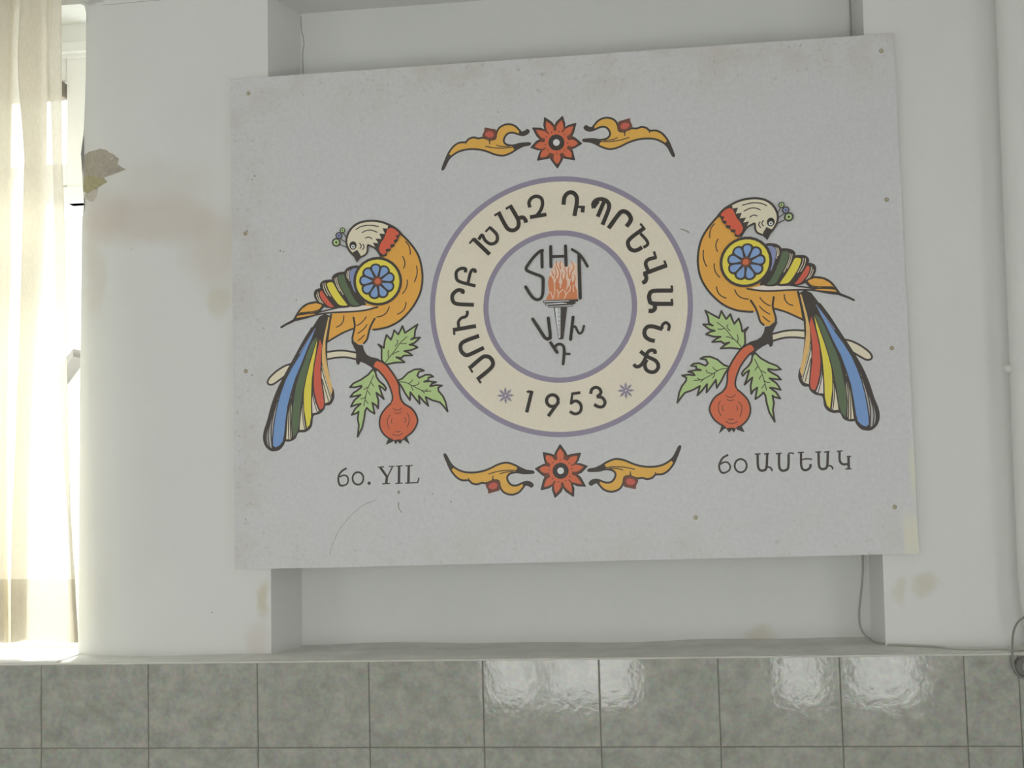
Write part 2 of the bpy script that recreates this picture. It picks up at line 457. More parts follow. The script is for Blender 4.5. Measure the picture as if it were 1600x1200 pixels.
# the window on the left: painted frame set back in the opening
GLASS = bpy.data.materials.new('window_glass'); GLASS.use_nodes = True
nt = GLASS.node_tree; nt.nodes.clear()
o_ = nt.nodes.new('ShaderNodeOutputMaterial'); tr = nt.nodes.new('ShaderNodeBsdfTransparent'); gl = nt.nodes.new('ShaderNodeBsdfGlossy')
tr.inputs[0].default_value = (.95, .97, .95, 1); gl.inputs['Roughness'].default_value = .03
mxs = nt.nodes.new('ShaderNodeMixShader'); mxs.inputs[0].default_value = .05
nt.links.new(tr.outputs[0], mxs.inputs[1]); nt.links.new(gl.outputs[0], mxs.inputs[2]); nt.links.new(mxs.outputs[0], o_.inputs[0])
FY = .17
Z = lambda py, px=115, y=FY: at(px, py, y).z
FXR = at(131, 300, .24).x                      # right side of the frame against the reveal
win = bpy.data.objects.new('window_1', None); C.objects.link(win); win.location = (WX0 + .6, FY, TOP); struct(win)
f = MB(); S_ = .055
f.box((WX0, FY, Z(90)), (FXR + .06, FY + .07, win_top + .02), WHITE, .003)              # head
f.box((WX0, FY - .02, Z(84)), (FXR + .06, FY, Z(68)), WHITE, .003)                      # head moulding
f.box((at(103, 250, FY).x, FY + .005, Z(317)), (FXR + .06, FY + .05, Z(84)), WHITE, .003)   # upper stile
f.box((WX0, FY + .01, Z(124)), (at(101, 120, FY).x, FY + .05, Z(84)), WHITE, .003)      # upper panel
f.box((WX0, FY + .005, Z(289)), (at(103, 250, FY).x, FY + .05, Z(254)), WHITE, .003)    # transom
f.box((WX0, FY - .005, Z(317)), (FXR + .06, FY + .055, Z(291)), WHITE, .003)
f.box((WX0, FY, TOP), (FXR + .06, FY + .06, Z(872)), WHITE, .003)                       # bottom rail
tag(f.build('frame', win), 'white painted window frame')
f = MB(); f.box((WX0, FY - .012, Z(151)), (at(100.6, 140, FY).x, FY + .04, Z(127)), DARKWOOD, .004)
tag(f.build('rail', win), 'dark rail across the window behind the curtain')
f = MB(); f.box((WX0, FY + .022, Z(254)), (at(103, 250, FY).x, FY + .026, Z(151)), GLASS); f.build('pane', win)
f = MB(); f.box((WX0, FY + .028, Z(872)), (FXR + .06, FY + .032, Z(317)), GLASS); f.build('pane', win)

# roof of a house outside, seen small through the lower pane
ROOFW = material('outside_render', (.35, .35, .33, 1), .9, .1, noise=(3, .1)); ROOFT = material('outside_roof', (.13, .12, .11, 1), .9, .1, noise=(3, .2))
hy = 9.0
p0, p1 = at(95, 583, hy), at(150, 556, hy)
hs = thing('neighbouring_house', 'pale house with dark sloping roof outside the left window', 'house', (p0.x - .5, hy + 1.5, 0))
b = MB(); b.box((p0.x - 3.5, hy, -6), (p0.x + 1.2, hy + 4, at(115, 575, hy).z), ROOFW); b.build('house_wall', hs)
b = MB()
za, zb = at(105, 590, hy).z, at(123, 574, hy).z
xa_, xb_ = at(95, 590, hy).x, at(135, 574, hy).x
b.face([(xa_, hy - .3, za - .16), (xb_, hy - .3, zb + .08), (xb_, hy - .3, zb + .16), (xa_, hy - .3, za - .04)], ROOFT)
b.face([(xa_, hy - .3, za - .04), (xb_, hy - .3, zb + .16), (xb_, hy + 3, zb + .16), (xa_, hy + 3, za - .04)], ROOFT)
b.face([(xa_, hy - .3, za - .16), (xb_, hy - .3, zb + .08), (xb_, hy + 3, zb + .08), (xa_, hy + 3, za - .16)], ROOFT)
b.build('roof', hs)

# ------------------------------------------------------------------ curtain
CLOTH = bpy.data.materials.new('sheer_cloth'); CLOTH.use_nodes = True
def cloth(m, col, transp, trl):
    nt = m.node_tree; nt.nodes.clear()
    out = nt.nodes.new('ShaderNodeOutputMaterial')
    df = nt.nodes.new('ShaderNodeBsdfDiffuse'); tl = nt.nodes.new('ShaderNodeBsdfTranslucent'); tp = nt.nodes.new('ShaderNodeBsdfTransparent')
    tc = nt.nodes.new('ShaderNodeTexCoord'); n = nt.nodes.new('ShaderNodeTexNoise'); n.inputs['Scale'].default_value = 160
    mp = nt.nodes.new('ShaderNodeMapping'); mp.inputs['Scale'].default_value = (1, 1, .35)
    nt.links.new(tc.outputs['Object'], mp.inputs['Vector']); nt.links.new(mp.outputs[0], n.inputs['Vector'])
    mc = nt.nodes.new('ShaderNodeMix'); mc.data_type = 'RGBA'
    mc.inputs['A'].default_value = tuple(v * .9 for v in col) + (1,); mc.inputs['B'].default_value = tuple(min(1, v * 1.08) for v in col) + (1,)
    nt.links.new(n.outputs['Fac'], mc.inputs['Factor'])
    for s in (df, tl): nt.links.new(mc.outputs['Result'], s.inputs['Color'])
    tp.inputs[0].default_value = (1, .98, .93, 1)
    m1 = nt.nodes.new('ShaderNodeMixShader'); m1.inputs[0].default_value = trl
    nt.links.new(df.outputs[0], m1.inputs[1]); nt.links.new(tl.outputs[0], m1.inputs[2])
    m2 = nt.nodes.new('ShaderNodeMixShader'); m2.inputs[0].default_value = transp
    nt.links.new(m1.outputs[0], m2.inputs[1]); nt.links.new(tp.outputs[0], m2.inputs[2])
    nt.links.new(m2.outputs[0], out.inputs[0])
cloth(CLOTH, (.86, .825, .74), .22, .44)
HEM = bpy.data.materials.new('hem_cloth'); HEM.use_nodes = True
cloth(HEM, (.84, .805, .72), .38, .36)
KY = [-140, -20, 100, 250, 350, 500, 650, 850, 905, 1003]
PL = {  # photo x of the fold edges at the heights KY
 'A1': [-44, -44, -42, -40, -40, -40, -40, -40, -40, -40],
 'A2': [17, 16, 13, 10, 12, 9, 7, 6, 6, 7],
 'B1': [33, 32, 27, 38, 35, 31, 25, 18, 17, 17],
 'B2': [76, 75, 73, 72.5, 72, 63, 54, 48, 46, 45],
 'C1': [77, 77, 77, 82, 85, 87, 94, 108, 111.5, 116],
 'C2': [96, 96, 96, 97, 101, 103, 106, 112, 114, 119]}
def interp(t, ys_, vs):
    for k in range(len(ys_) - 1):
        if t <= ys_[k + 1]:
            u = (t - ys_[k]) / (ys_[k + 1] - ys_[k]); u = u * u * (3 - 2 * u) * .5 + u * .5
            return vs[k] + (vs[k + 1] - vs[k]) * u
    return vs[-1]
def curtain_row(py, dy=0.0):
    g = {k: interp(py, KY, v) for k, v in PL.items()}
    y0, y1, y2 = -.055, -.075, -.095
    seq = [(-150, y0 - .01), (-110, y1), (-75, y0 - .01), (g['A2'], y0 - .002), (g['A2'] + .6, y1), ((g['A1'] + g['A2']) / 2, y1 + .004), (g['A1'], y1 - .01), ((g['A1'] + g['A2']) / 2, y2), (g['A2'] - 2, y2 + .004),
           ((g['A2'] + g['B1']) / 2, y1 + .004), (g['B2'] - 8, y0), (g['B2'], y1 + .006), ((g['B1'] + g['B2']) / 2, y1), (g['B1'], y1 - .010), ((g['B1'] * .6 + g['B2'] * .4), y2), (g['B2'] - 2, y2 + .004),
           (g['C1'] + 1, y1), (g['C2'] - 2, y0 + .004), (g['C2'], y1 + .002), (g['C2'] - (g['C2'] - g['C1']) * .5, y1 - .008), (g['C1'], y1 - .012)]
    lo = Vector((0, 0, 0)); row = []
    wob = 1.5 * math.sin(py * .011) + .8 * math.sin(py * .023 + 1)
    bottom = max(0, (py - 985) / 18)
    for k, (px, y) in enumerate(seq):
        sag = bottom * (3.0 * math.sin(px * .065 + .9) - 1.5)
        row.append(at(px + wob * .12 * math.sin(k), py + sag, y + dy))
    return spline(row, 4)
pys = [-140, -90, -40, 0, 40, 80, 120, 160, 200, 250, 300, 350, 400, 450, 500, 560, 620, 680, 740, 800, 850, 880, 905, 930, 955, 980, 992, 1003]
top_pt = at(0, -140, -.075)
cur = thing('curtain', 'sheer beige curtain hanging in soft folds over the bright window at left', 'curtain', (top_pt.x, -.075, at(40, 1003, -.075).z))
b = MB(); b.grid([curtain_row(p) for p in pys], CLOTH); b.build('cloth', cur)
b = MB()
b.tube([(WX0 - .10, -.075, top_pt.z), (at(128, -140, -.075).x, -.075, top_pt.z)], .011, WHITE, 14)
for x_ in (WX0 - .05, at(118, -140, -.075).x): b.tube([(x_, -.075, top_pt.z), (x_, -.0005, top_pt.z)], .007, WHITE, 10)
b.build('curtain_rod', cur)
b = MB(); b.grid([curtain_row(p, -.0015) for p in pys if p >= 905], HEM)
tag(b.build('hem', cur), 'deeper beige stitched hem')

# ------------------------------------------------------------------ pipe, cables, socket
PIPEM = material('painted_pipe', (0.73, 0.73, 0.695, 1), 0.5, 0.35, noise=(6, .05), bump=(30, .1, .004))
PR, PY = .055, -.065
pt = at(1556, 0, PY); pb = at(1591, 900, PY)
def pipe_pt(z): 
    t = (z - pb.z) / (pt.z - pb.z)
    return Vector((pb.x + (pt.x - pb.x) * t + PR, PY, z))
pipe = thing('drain_pipe', 'thick white painted pipe rising at the right edge of the wall', 'pipe', pipe_pt(TOP))
b = MB()
path = [pipe_pt(CEIL - .001), pipe_pt(2.6), pipe_pt(2.0), pipe_pt(at(1590, 900, PY).z), pipe_pt(at(1592, 940, PY).z) + Vector((.004, 0, 0)), pipe_pt(at(1594, 980, PY).z) + Vector((.012, 0, 0)), pipe_pt(TOP + .004) + Vector((.022, 0, 0))]
b.tube(path, PR, PIPEM, 28); b.build('pipe_run', pipe)
b = MB(); zc = at(1580, 672, PY).z
b.tube([pipe_pt(zc + .032), pipe_pt(zc + .029), pipe_pt(zc - .029), pipe_pt(zc - .032)], [PR + .0004, PR + .0014, PR + .0014, PR + .0004], PIPEM, 28); b.build('pipe_coupling', pipe)
b = MB(); zc = at(1578, 576, PY).z
b.tube([pipe_pt(zc + .008), pipe_pt(zc - .008)], PR + .002, PIPEM, 28)
c = pipe_pt(zc) + Vector((-PR - .004, -.004, 0))
b.tube([c + Vector((0, -.009, 0)), c + Vector((0, -.006, 0)), c + Vector((0, .012, 0))], [.007, .011, .011], PIPEM, 14); b.build('pipe_clamp', pipe)

CABLE = material('grey_cable', (0.42, 0.42, 0.38, 1), 0.5, 0.3)
CABLED = material('dark_cable', (0.24, 0.24, 0.215, 1), 0.5, 0.3)
def run(pts, r, m, name, label):
    P = spline([at(px, py, y) for px, py, y in pts], 6)
    b = MB(); b.tube(P, r, m, 10)
    return tag(b.build(name, None, P[0]), label, 'cable')
run([(1325, -40, .172), (1328, 0, .172), (1330, 50, .172), (1337, 300, .172), (1344, 700, .172), (1348, 868, .172), (1347, 910, .172), (1342.5, 955, .165), (1344.5, 980, .15), (1353, 994, .12), (1367, 1003, .07), (1383, 1007, .01), (1400, 1007.5, -.012), (1432, 1009, -.02), (1462, 1011, -.03), (1490, 1015, -.06), (1520, 1016, -.07), (1556, 1015.5, -.07), (1585, 1015.5, -.10), (1612, 1016, -.12)],
    .0030, CABLE, 'cable', 'thin grey cable leaving the recess below the board and lying along the ledge')
run([(1606, 962, -.124), (1593.5, 969, -.130), (1586, 980, -.135), (1582.5, 995, -.145), (1581.5, 1012, -.160), (1582, 1028, -.168), (1585, 1044, -.168), (1591, 1054, -.168), (1600, 1060, -.166)],
    .0030, CABLED, 'cable', 'dark looped cable hanging from the pipe over the tile edge at far right')
SOCK = material('dark_plastic', (0.16, 0.155, 0.14, 1), 0.5, 0.3, noise=(30, .15))
sc = at(1601, 1041, TILE_Y)
sk = thing('junction_box', 'small dark round box on the top tile under the pipe at right edge', 'junction box', (sc.x, TILE_Y - .001, sc.z))
b = MB(); b.tube([sc + Vector((0, -.001, 0)), sc + Vector((0, -.010, 0)), sc + Vector((0, -.014, 0))], [.028, .028, .024], SOCK, 24); b.build('box_body', sk)
b = MB(); b.tube([sc + Vector((0, -.014, 0)), sc + Vector((0, -.017, 0))], [.012, .010], CABLED, 16); b.build('cover_cap', sk)
#@@ART@@
# ------------------------------------------------------------------ the school board
BY, BT = -0.022, 0.020                          # front face, thickness
W_ = lambda px, py: at(px, py, BY)
corners = [W_(360, 124), W_(1396, 52), W_(1436, 865), W_(367, 890)]
bc = (corners[2] + corners[3]) / 2
board = thing('sign_board', 'large white printed board with two birds and a round emblem screwed across the wall recess', 'sign board', (bc.x, BY + BT, bc.z))
BOARD = material('board_print', (0.67, 0.67, 0.672, 1), 0.42, 0.3, noise=(90, .10))
def _board():
    nt = BOARD.node_tree; b = nt.nodes['Principled BSDF']; src = b.inputs['Base Color'].links[0].from_socket
    tc = nt.nodes.new('ShaderNodeTexCoord')
    big = nt.nodes.new('ShaderNodeTexNoise'); big.inputs['Scale'].default_value = 9; big.inputs['Detail'].default_value = 7
    spk = nt.nodes.new('ShaderNodeTexNoise'); spk.inputs['Scale'].default_value = 55; spk.inputs['Detail'].default_value = 4; spk.inputs['Roughness'].default_value = .7
    for n in (big, spk): nt.links.new(tc.outputs['Object'], n.inputs['Vector'])
    sx = nt.nodes.new('ShaderNodeSeparateXYZ'); nt.links.new(tc.outputs['Object'], sx.inputs[0])
    def rng(sock, a, c, lo, hi):
        m = nt.nodes.new('ShaderNodeMapRange'); m.interpolation_type = 'SMOOTHSTEP'
        for k, v in zip(('From Min', 'From Max', 'To Min', 'To Max'), (a, c, lo, hi)): m.inputs[k].default_value = v
        nt.links.new(sock, m.inputs['Value']); return m.outputs['Result']
    def math_(op, a, c):
        m = nt.nodes.new('ShaderNodeMath'); m.operation = op
        for k, v in ((0, a), (1, c)):
            if isinstance(v, (int, float)): m.inputs[k].default_value = v
            else: nt.links.new(v, m.inputs[k])
        return m.outputs[0]
    H = corners[0].z - bc.z
    top = rng(sx.outputs['Z'], H - .22, H - .0, 0, 1)
    left = rng(sx.outputs['X'], corners[3].x - bc.x + .22, corners[3].x - bc.x, 0, .75)
    low = rng(sx.outputs['Z'], .20, .0, 0, .55)
    edge_ = math_('MAXIMUM', math_('MAXIMUM', top, left), low)
    def mix(fac, col, src):
        m = nt.nodes.new('ShaderNodeMix'); m.data_type = 'RGBA'
        nt.links.new(fac, m.inputs['Factor']); nt.links.new(src, m.inputs['A']); m.inputs['B'].default_value = col; return m.outputs['Result']
    src = mix(math_('MULTIPLY', edge_, rng(big.outputs['Fac'], .42, .66, .05, .40)), (.55, .49, .40, 1), src)
    src = mix(math_('MULTIPLY', edge_, rng(spk.outputs['Fac'], .56, .70, 0, .50)), (.40, .34, .27, 1), src)
    src = mix(rng(spk.outputs['Fac'], .62, .78, 0, .35), (.46, .43, .39, 1), src)
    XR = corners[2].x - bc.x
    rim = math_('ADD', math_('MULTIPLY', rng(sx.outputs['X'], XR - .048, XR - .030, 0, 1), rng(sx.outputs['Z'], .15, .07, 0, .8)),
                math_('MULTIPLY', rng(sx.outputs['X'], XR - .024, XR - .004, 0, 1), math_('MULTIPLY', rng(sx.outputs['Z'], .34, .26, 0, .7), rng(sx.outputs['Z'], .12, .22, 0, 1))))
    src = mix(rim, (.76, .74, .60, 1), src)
    nt.links.new(src, b.inputs['Base Color'])
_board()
PANELW = material('board_edge', (0.72, 0.71, 0.67, 1), 0.5, 0.3)
b = MB()
fr = [c.copy() for c in corners]; bk = [c + Vector((0, BT - .0002, 0)) for c in corners]
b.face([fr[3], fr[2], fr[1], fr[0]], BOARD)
b.face(bk, PANELW)
for k in range(4): b.face([fr[k], fr[(k + 1) % 4], bk[(k + 1) % 4], bk[k]], PANELW)
b.build('panel', board)

INK = {k: material('ink_' + k, ink(*v), 0.45, 0.3, noise=(120, .05)) for k, v in {
    'black': (64, 58, 54), 'orange': (203, 146, 62), 'gold': (196, 150, 66), 'yellow': (200, 184, 66), 'blue': (100, 132, 178), 'slate': (118, 126, 162),
    'green': (84, 98, 74), 'red': (186, 84, 66), 'scarlet': (192, 84, 60), 'leaf': (152, 174, 116), 'cream': (192, 184, 160), 'blush': (196, 186, 178), 'tan': (196, 160, 98),
    'petal': (112, 140, 182), 'brown': (104, 66, 54), 'brick': (176, 82, 70), 'violet': (124, 117, 134), 'ring': (192, 184, 166), 'flame': (186, 112, 72), 'peach': (206, 170, 152),
    'white': (184, 186, 186), 'grey': (150, 148, 146), 'ruddy': (188, 94, 64), 'scuff': (128, 124, 116), 'dark': (54, 50, 46), 'mid': (110, 106, 104), 'rust': (132, 112, 84)}.items()}

STEP = 0.00002
class Print:
    """one printed motif: flat inked shapes on the board, painted over one another like the print's own colours"""
    def __init__(self, crop=(0, 0, 1), warp=None, level=0):
        self.b, self.n, self.crop, self.warp, self.level = MB(), 0, crop, warp, level
    def use(self, x, y, s): self.crop = (x, y, s); return self
    def px(self, p): return (self.crop[0] + p[0] * self.crop[2], self.crop[1] + p[1] * self.crop[2])
    def to(self, p, raw=False):
        q = W_(*self.px(p))
        if self.warp: q = self.warp(q)
        return q
    def lift(self):
        self.n += 1
        return -0.00025 - STEP * (self.n + self.level)
    def poly3(self, P, m):
        dy = self.lift()
        for t in tessellate_polygon([P]):
            q = [P[i] + Vector((0, dy, 0)) for i in t]
            c = (q[1] - q[0]).cross(q[2] - q[0])
            if c.length < 1e-12: continue
            if c.y > 0: q.reverse()
            self.b.face(q, INK[m])
    def fill(self, pts, m, smooth=False, line=None, lw=0):
        P = [self.to(p) for p in (spline([Vector(p) for p in pts], 5, True) if smooth else pts)]
        self.poly3(P, m)
        if line: self.line(pts, lw, line, smooth, True)
        return self
    def line(self, pts, wd, m='black', smooth=True, closed=False, cap=True):
        """a pen stroke; wd in units of the current crop, or (start, end) for a taper"""
        P2 = spline([Vector(p) for p in pts], 5, closed) if smooth and len(pts) > 2 else [Vector(p) for p in pts]
        P = []
        for p in P2:
            q = self.to(p)
            if not P or (q - P[-1]).length > 1e-5: P.append(q)
        if closed and (P[0] - P[-1]).length < 1e-5: P.pop()
        ks = self.crop[2] / F_PX * (BY - CAM_Y) * 1.01
        N = len(P); dy = self.lift(); q = Vector((0, dy, 0)); q2 = Vector((0, dy + STEP * .5, 0))
        w = lambda i: (wd if not isinstance(wd, tuple) else wd[0] + (wd[1] - wd[0]) * i / max(1, N - 1)) * ks / 2
        nrm = lambda a, c: Vector((-(c - a).z, 0, (c - a).x)).normalized()
        segs = [(i, (i + 1) % N) for i in range(N if closed else N - 1)]
        ns = [nrm(P[a], P[c]) for a, c in segs]; M = len(segs); sharp = []; flip = 0
        def corner(k0, k1):                     # normals shared at the joint of two segments, or None where it is sharp
            return (ns[k0] + ns[k1]).normalized() if ns[k0].dot(ns[k1]) > .35 else None
        for k, (a, c) in enumerate(segs):       # mitred ribbon, cut at sharp corners
            na = corner(k - 1, k) if (closed or k) else ns[k]
            nc = corner(k, (k + 1) % M) if (closed or k < M - 1) else ns[k]
            if na is None or (closed and k == 0): flip += 1
            if na is None: sharp.append(a)
            na, nc = na or ns[k], nc or ns[k]
            q_ = q + Vector((0, STEP * .12 * (flip % 4), 0))
            la, lc = w(a) / max(.7, na.dot(ns[k])), w(c) / max(.7, nc.dot(ns[k]))
            f = [P[a] - na * la + q_, P[c] - nc * lc + q_, P[c] + nc * lc + q_, P[a] + na * la + q_]
            if (f[1] - f[0]).cross(f[2] - f[0]).y > 0: f.reverse()
            self.b.face(f, INK[m])
        ends = [] if closed or not cap else [0, N - 1]
        for i in ends + [j for j in sharp if j not in (0, N - 1) or closed]:      # round ends and sharp corners
            r = w(i)
            self.b.face([P[i] + q2 + Vector((math.cos(t) * r, 0, math.sin(t) * r)) for t in [2 * math.pi * j / 12 for j in range(12)]], INK[m])
        return self
    def butt(self, pts, wd, m='dark', smooth=True):
        if len(pts) == 1: return self.dot(pts[0], wd / 2, m)
        return self.line(pts, wd, m, smooth, False, False)
    def dot(self, c, r, m, ry=None):
        self.poly3([self.to((c[0] + r * math.cos(t), c[1] + (ry or r) * math.sin(t))) for t in [2 * math.pi * j / 28 for j in range(28)]], m)
        return self
    def done(self, name, parent, label=None):
        o = self.b.build(name, parent, board.location)
        if label: o['label'] = label
        return o

def fit_map(src, dst):
    """affine map of the board's plane from matching points (least squares)"""
    A = [W_(*p) for p in src]; T = [W_(*p) for p in dst]
    a0 = sum(A, Vector()) / len(A); t0 = sum(T, Vector()) / len(T)
    A = [a - a0 for a in A]; T = [t - t0 for t in T]
    M = [[0.0] * 3 for _ in range(3)]; rx = [0.0] * 3; rz = [0.0] * 3
    for a, t in zip(A, T):
        v = (a.x, a.z, 1)
        for i in range(3):
            for j in range(3): M[i][j] += v[i] * v[j]
            rx[i] += v[i] * t.x; rz[i] += v[i] * t.z
    I = Matrix(M).inverted()
    cx, cz = I @ Vector(rx), I @ Vector(rz)
    return lambda q: Vector((cx[0] * (q.x - a0.x) + cx[1] * (q.z - a0.z) + t0.x, q.y, cz[0] * (q.x - a0.x) + cz[1] * (q.z - a0.z) + t0.z))

A_, B_, C_, D_, E_, F_, G_ = (400, 330, .175), (500, 330, .1125), (440, 380, .125), (400, 490, .125), (400, 560, .125), (530, 500, .1125), (530, 570, .1125)

def leaf(p, name, par, outline, veins, lab=None):
    p.fill(outline, 'leaf'); p.line(outline, 25, 'black', False, True)
    for v in veins: p.line(v, 11, 'black')
    return p.done(name, par, lab)

def bird(par_name, label, warp):
    holder = bpy.data.objects.new(par_name, None); C.objects.link(holder); holder.parent = board; holder['label'] = label
    P = lambda crop, lv: Print(crop, warp, lv)
    # tail behind the body
    p = P(D_, 8)
    sil = [(790, 40), (700, 180), (600, 340), (480, 560), (370, 760), (270, 960), (200, 1150), (150, 1340), (108, 1470), (100, 1570), (125, 1650), (180, 1702), (230, 1710), (295, 1690), (340, 1635), (362, 1590), (420, 1588), (485, 1555), (525, 1480), (605, 1472), (662, 1440), (692, 1390), (702, 1300), (725, 1262), (795, 1240), (845, 1190), (862, 1142), (922, 1130), (957, 1080), (970, 1020), (958, 955), (930, 885), (905, 760), (882, 600), (880, 400), (895, 250), (930, 30), (860, 0)]
    p.fill(sil, 'black'); p.line(sil[1:-2], 24, 'black', True)
    p.fill([(905, 40), (885, 130), (850, 290), (825, 450), (825, 600), (852, 735), (900, 890), (940, 1020), (958, 960), (948, 895), (920, 790), (888, 640), (868, 500), (868, 350), (893, 200), (925, 50)], 'tan')
    p.fill([(824, 640), (820, 780), (850, 980), (866, 1122), (918, 1098), (944, 1052), (920, 960), (868, 800)], 'cream')
    p.line([(818, 660), (852, 800), (900, 950), (935, 1062)], 11).line([(828, 820), (868, 960), (908, 1092)], 11)
    p.fill([(800, 320), (752, 540), (726, 700), (722, 850), (724, 900), (735, 1000), (765, 1120), (800, 1200), (840, 1180), (852, 1120), (838, 1010), (815, 860), (805, 700), (812, 560), (826, 400)], 'red')
    p.fill([(712, 940), (702, 1090), (706, 1245), (765, 1235), (790, 1210), (745, 1120)], 'blush')
    p.line([(708, 960), (722, 1080), (768, 1236)], 11).line([(716, 930), (738, 1070), (792, 1215)], 12)
    p.fill([(770, 310), (722, 470), (672, 640), (632, 800), (602, 960), (598, 1060), (602, 1200), (620, 1310), (638, 1430), (672, 1388), (690, 1290), (688, 1150), (690, 1010), (698, 820), (720, 640), (750, 470)], 'yellow')
    p.fill([(585, 1080), (568, 1220), (552, 1360), (545, 1452), (606, 1452), (620, 1440), (596, 1280)], 'cream')
    p.line([(584, 1100), (582, 1260), (610, 1450)], 11).line([(594, 1060), (602, 1260), (630, 1440)], 12)
    p.fill([(762, 290), (702, 350), (652, 460), (590, 640), (540, 770), (500, 910), (472, 1100), (452, 1240), (450, 1400), (468, 1545), (512, 1490), (540, 1380), (552, 1210), (580, 1000), (620, 800), (670, 600), (735, 400)], 'green')
    p.fill([(440, 1030), (402, 1250), (386, 1450), (378, 1570), (432, 1572), (448, 1540), (436, 1360), (446, 1180)], 'cream')
    p.line([(436, 1060), (408, 1300), (412, 1574)], 12).line([(452, 1040), (428, 1260), (438, 1560)], 14)
    p.fill([(745, 180), (700, 250), (640, 360), (542, 535), (452, 680), (372, 835), (312, 1000), (276, 1130), (248, 1270), (226, 1420), (214, 1560), (214, 1650), (245, 1672), (292, 1650), (334, 1600), (352, 1510), (366, 1360), (392, 1160), (432, 1000), (490, 810), (570, 620), (640, 440), (700, 300)], 'blue')
    p.fill([(282, 1040), (222, 1210), (176, 1360), (138, 1480), (130, 1580), (152, 1650), (196, 1682), (200, 1560), (218, 1380), (246, 1220)], 'grey')
    p.line([(268, 1080), (212, 1290), (190, 1480), (204, 1690)], 14).line([(232, 1180), (170, 1400), (152, 1530), (168, 1670)], 14)
    p.line([(200, 1280), (140, 1470), (130, 1570), (142, 1640)], 10)
    p.line([(742, 190), (640, 350), (545, 500)], 10, 'slate')
    p.done('tail', holder, 'long striped tail feathers')
    # body and leg
    p = P(A_, 40)
    body = [(1190, 140), (1290, 200), (1380, 290), (1445, 385), (1477, 490), (1487, 600), (1472, 710), (1432, 805), (1370, 895), (1285, 978), (1185, 1032), (1085, 1055), (1020, 1058), (940, 1055), (865, 1052), (780, 1085), (700, 1130), (637, 1170), (650, 1050), (672, 925), (720, 900), (900, 840), (1150, 780), (1100, 600), (1128, 400), (1095, 345), (1062, 310)]
    p.fill(body, 'orange')
    p.line([(637, 1168), (650, 1050), (672, 925)], 20)
    p.line([(1050, 1058), (1085, 1055), (1185, 1032), (1285, 978), (1370, 895), (1432, 805), (1472, 710), (1487, 600), (1477, 490), (1445, 385), (1380, 290), (1290, 200), (1190, 140)], 19)
    p.line([(637, 1168), (700, 1130), (780, 1085), (865, 1050)], 17)
    for m in ([(1335, 270), (1370, 320), (1378, 385)], [(1310, 405), (1330, 460), (1318, 510)], [(1435, 490), (1438, 560), (1415, 630)], [(1350, 615), (1345, 680), (1310, 735)], [(1340, 815), (1320, 880), (1265, 920)], [(1190, 855), (1150, 920), (1080, 945)], [(785, 935), (770, 1000), (720, 1035)]):
        p.line(m, 10)
    p.done('body', holder, 'orange body')
    p = P(D_, 60)
    legp = [(1220, 50), (1236, 150), (1226, 230), (1216, 300), (1240, 362), (1300, 388), (1352, 372), (1388, 320), (1408, 240), (1432, 160), (1485, 65)]
    p.fill(legp, 'orange')
    p.line([(1220, 50), (1236, 150), (1222, 230), (1206, 310), (1215, 370)], 25).line([(1485, 65), (1434, 160), (1410, 240), (1388, 325), (1350, 372)], 25)
    for m in ([(1378, 40), (1330, 105), (1262, 150)], [(1388, 140), (1345, 195), (1275, 248)], [(1355, 268), (1320, 305), (1280, 338)]): p.line(m, 13)
    p.done('leg', holder)
    # wing
    p = P(C_, 75)
    p.fill([(450, 882), (600, 850), (750, 812), (1000, 775), (1150, 795), (1100, 817), (950, 845), (700, 862), (500, 885)], 'blush')
    p.fill([(150, 965), (200, 880), (250, 812), (320, 762), (420, 737), (500, 747), (545, 785), (480, 865), (440, 895), (300, 930)], 'black')
    p.fill([(212, 880), (262, 818), (332, 770), (430, 750), (512, 772), (455, 848), (380, 866), (250, 868)], 'orange')
    p.fill([(185, 935), (205, 905), (290, 895), (385, 882), (440, 886), (300, 915)], 'orange')
    p.line([(150, 965), (200, 880), (250, 812), (320, 762), (420, 737), (500, 747), (540, 780)], 22)
    p.line([(230, 872), (420, 850), (500, 812), (540, 778)], 12).line([(210, 905), (300, 885), (380, 880)], 12)
    p.line([(160, 968), (300, 935), (450, 892), (640, 868), (900, 855), (1050, 838), (1200, 800)], 22)
    p.line([(-2, 1052), (60, 1015), (120, 985), (175, 955)], (26, 34))
    p.line([(440, 872), (600, 832), (780, 792), (1040, 766)], 18)
    def band(out, core, mcol, lights, base):
        p.fill(out, base, True); p.line(out, 20, 'black', True, True); p.fill(core, mcol, True)
        for l in lights: p.line(l, 9, 'cream')
    band([(520, 577), (470, 575), (424, 600), (415, 650), (440, 712), (500, 762), (570, 800), (690, 797), (640, 720), (585, 635)], [(515, 598), (480, 612), (492, 680), (540, 745), (600, 795), (668, 788), (615, 710), (560, 640)], 'red', [[(440, 645), (452, 690), (490, 742)], [(455, 615), (475, 690), (520, 755)]], 'black')
    band([(640, 470), (560, 470), (508, 490), (490, 540), (530, 612), (590, 700), (660, 782), (740, 802), (862, 782), (800, 710), (720, 600), (672, 520)], [(632, 490), (580, 498), (572, 530), (610, 620), (680, 725), (740, 778), (848, 770), (788, 710), (708, 600), (660, 522)], 'yellow', [[(545, 500), (560, 570), (615, 665)], [(520, 505), (535, 580), (580, 655)]], 'black')
    band([(802, 375), (720, 375), (660, 402), (640, 450), (680, 542), (740, 642), (800, 722), (862, 787), (1000, 772), (940, 700), (860, 590), (812, 470)], [(785, 398), (720, 402), (706, 440), (745, 555), (815, 675), (875, 768), (972, 766), (900, 655), (828, 535), (795, 440)], 'green', [[(690, 430), (712, 525), (772, 642)], [(668, 440), (690, 520), (730, 600)]], 'black')
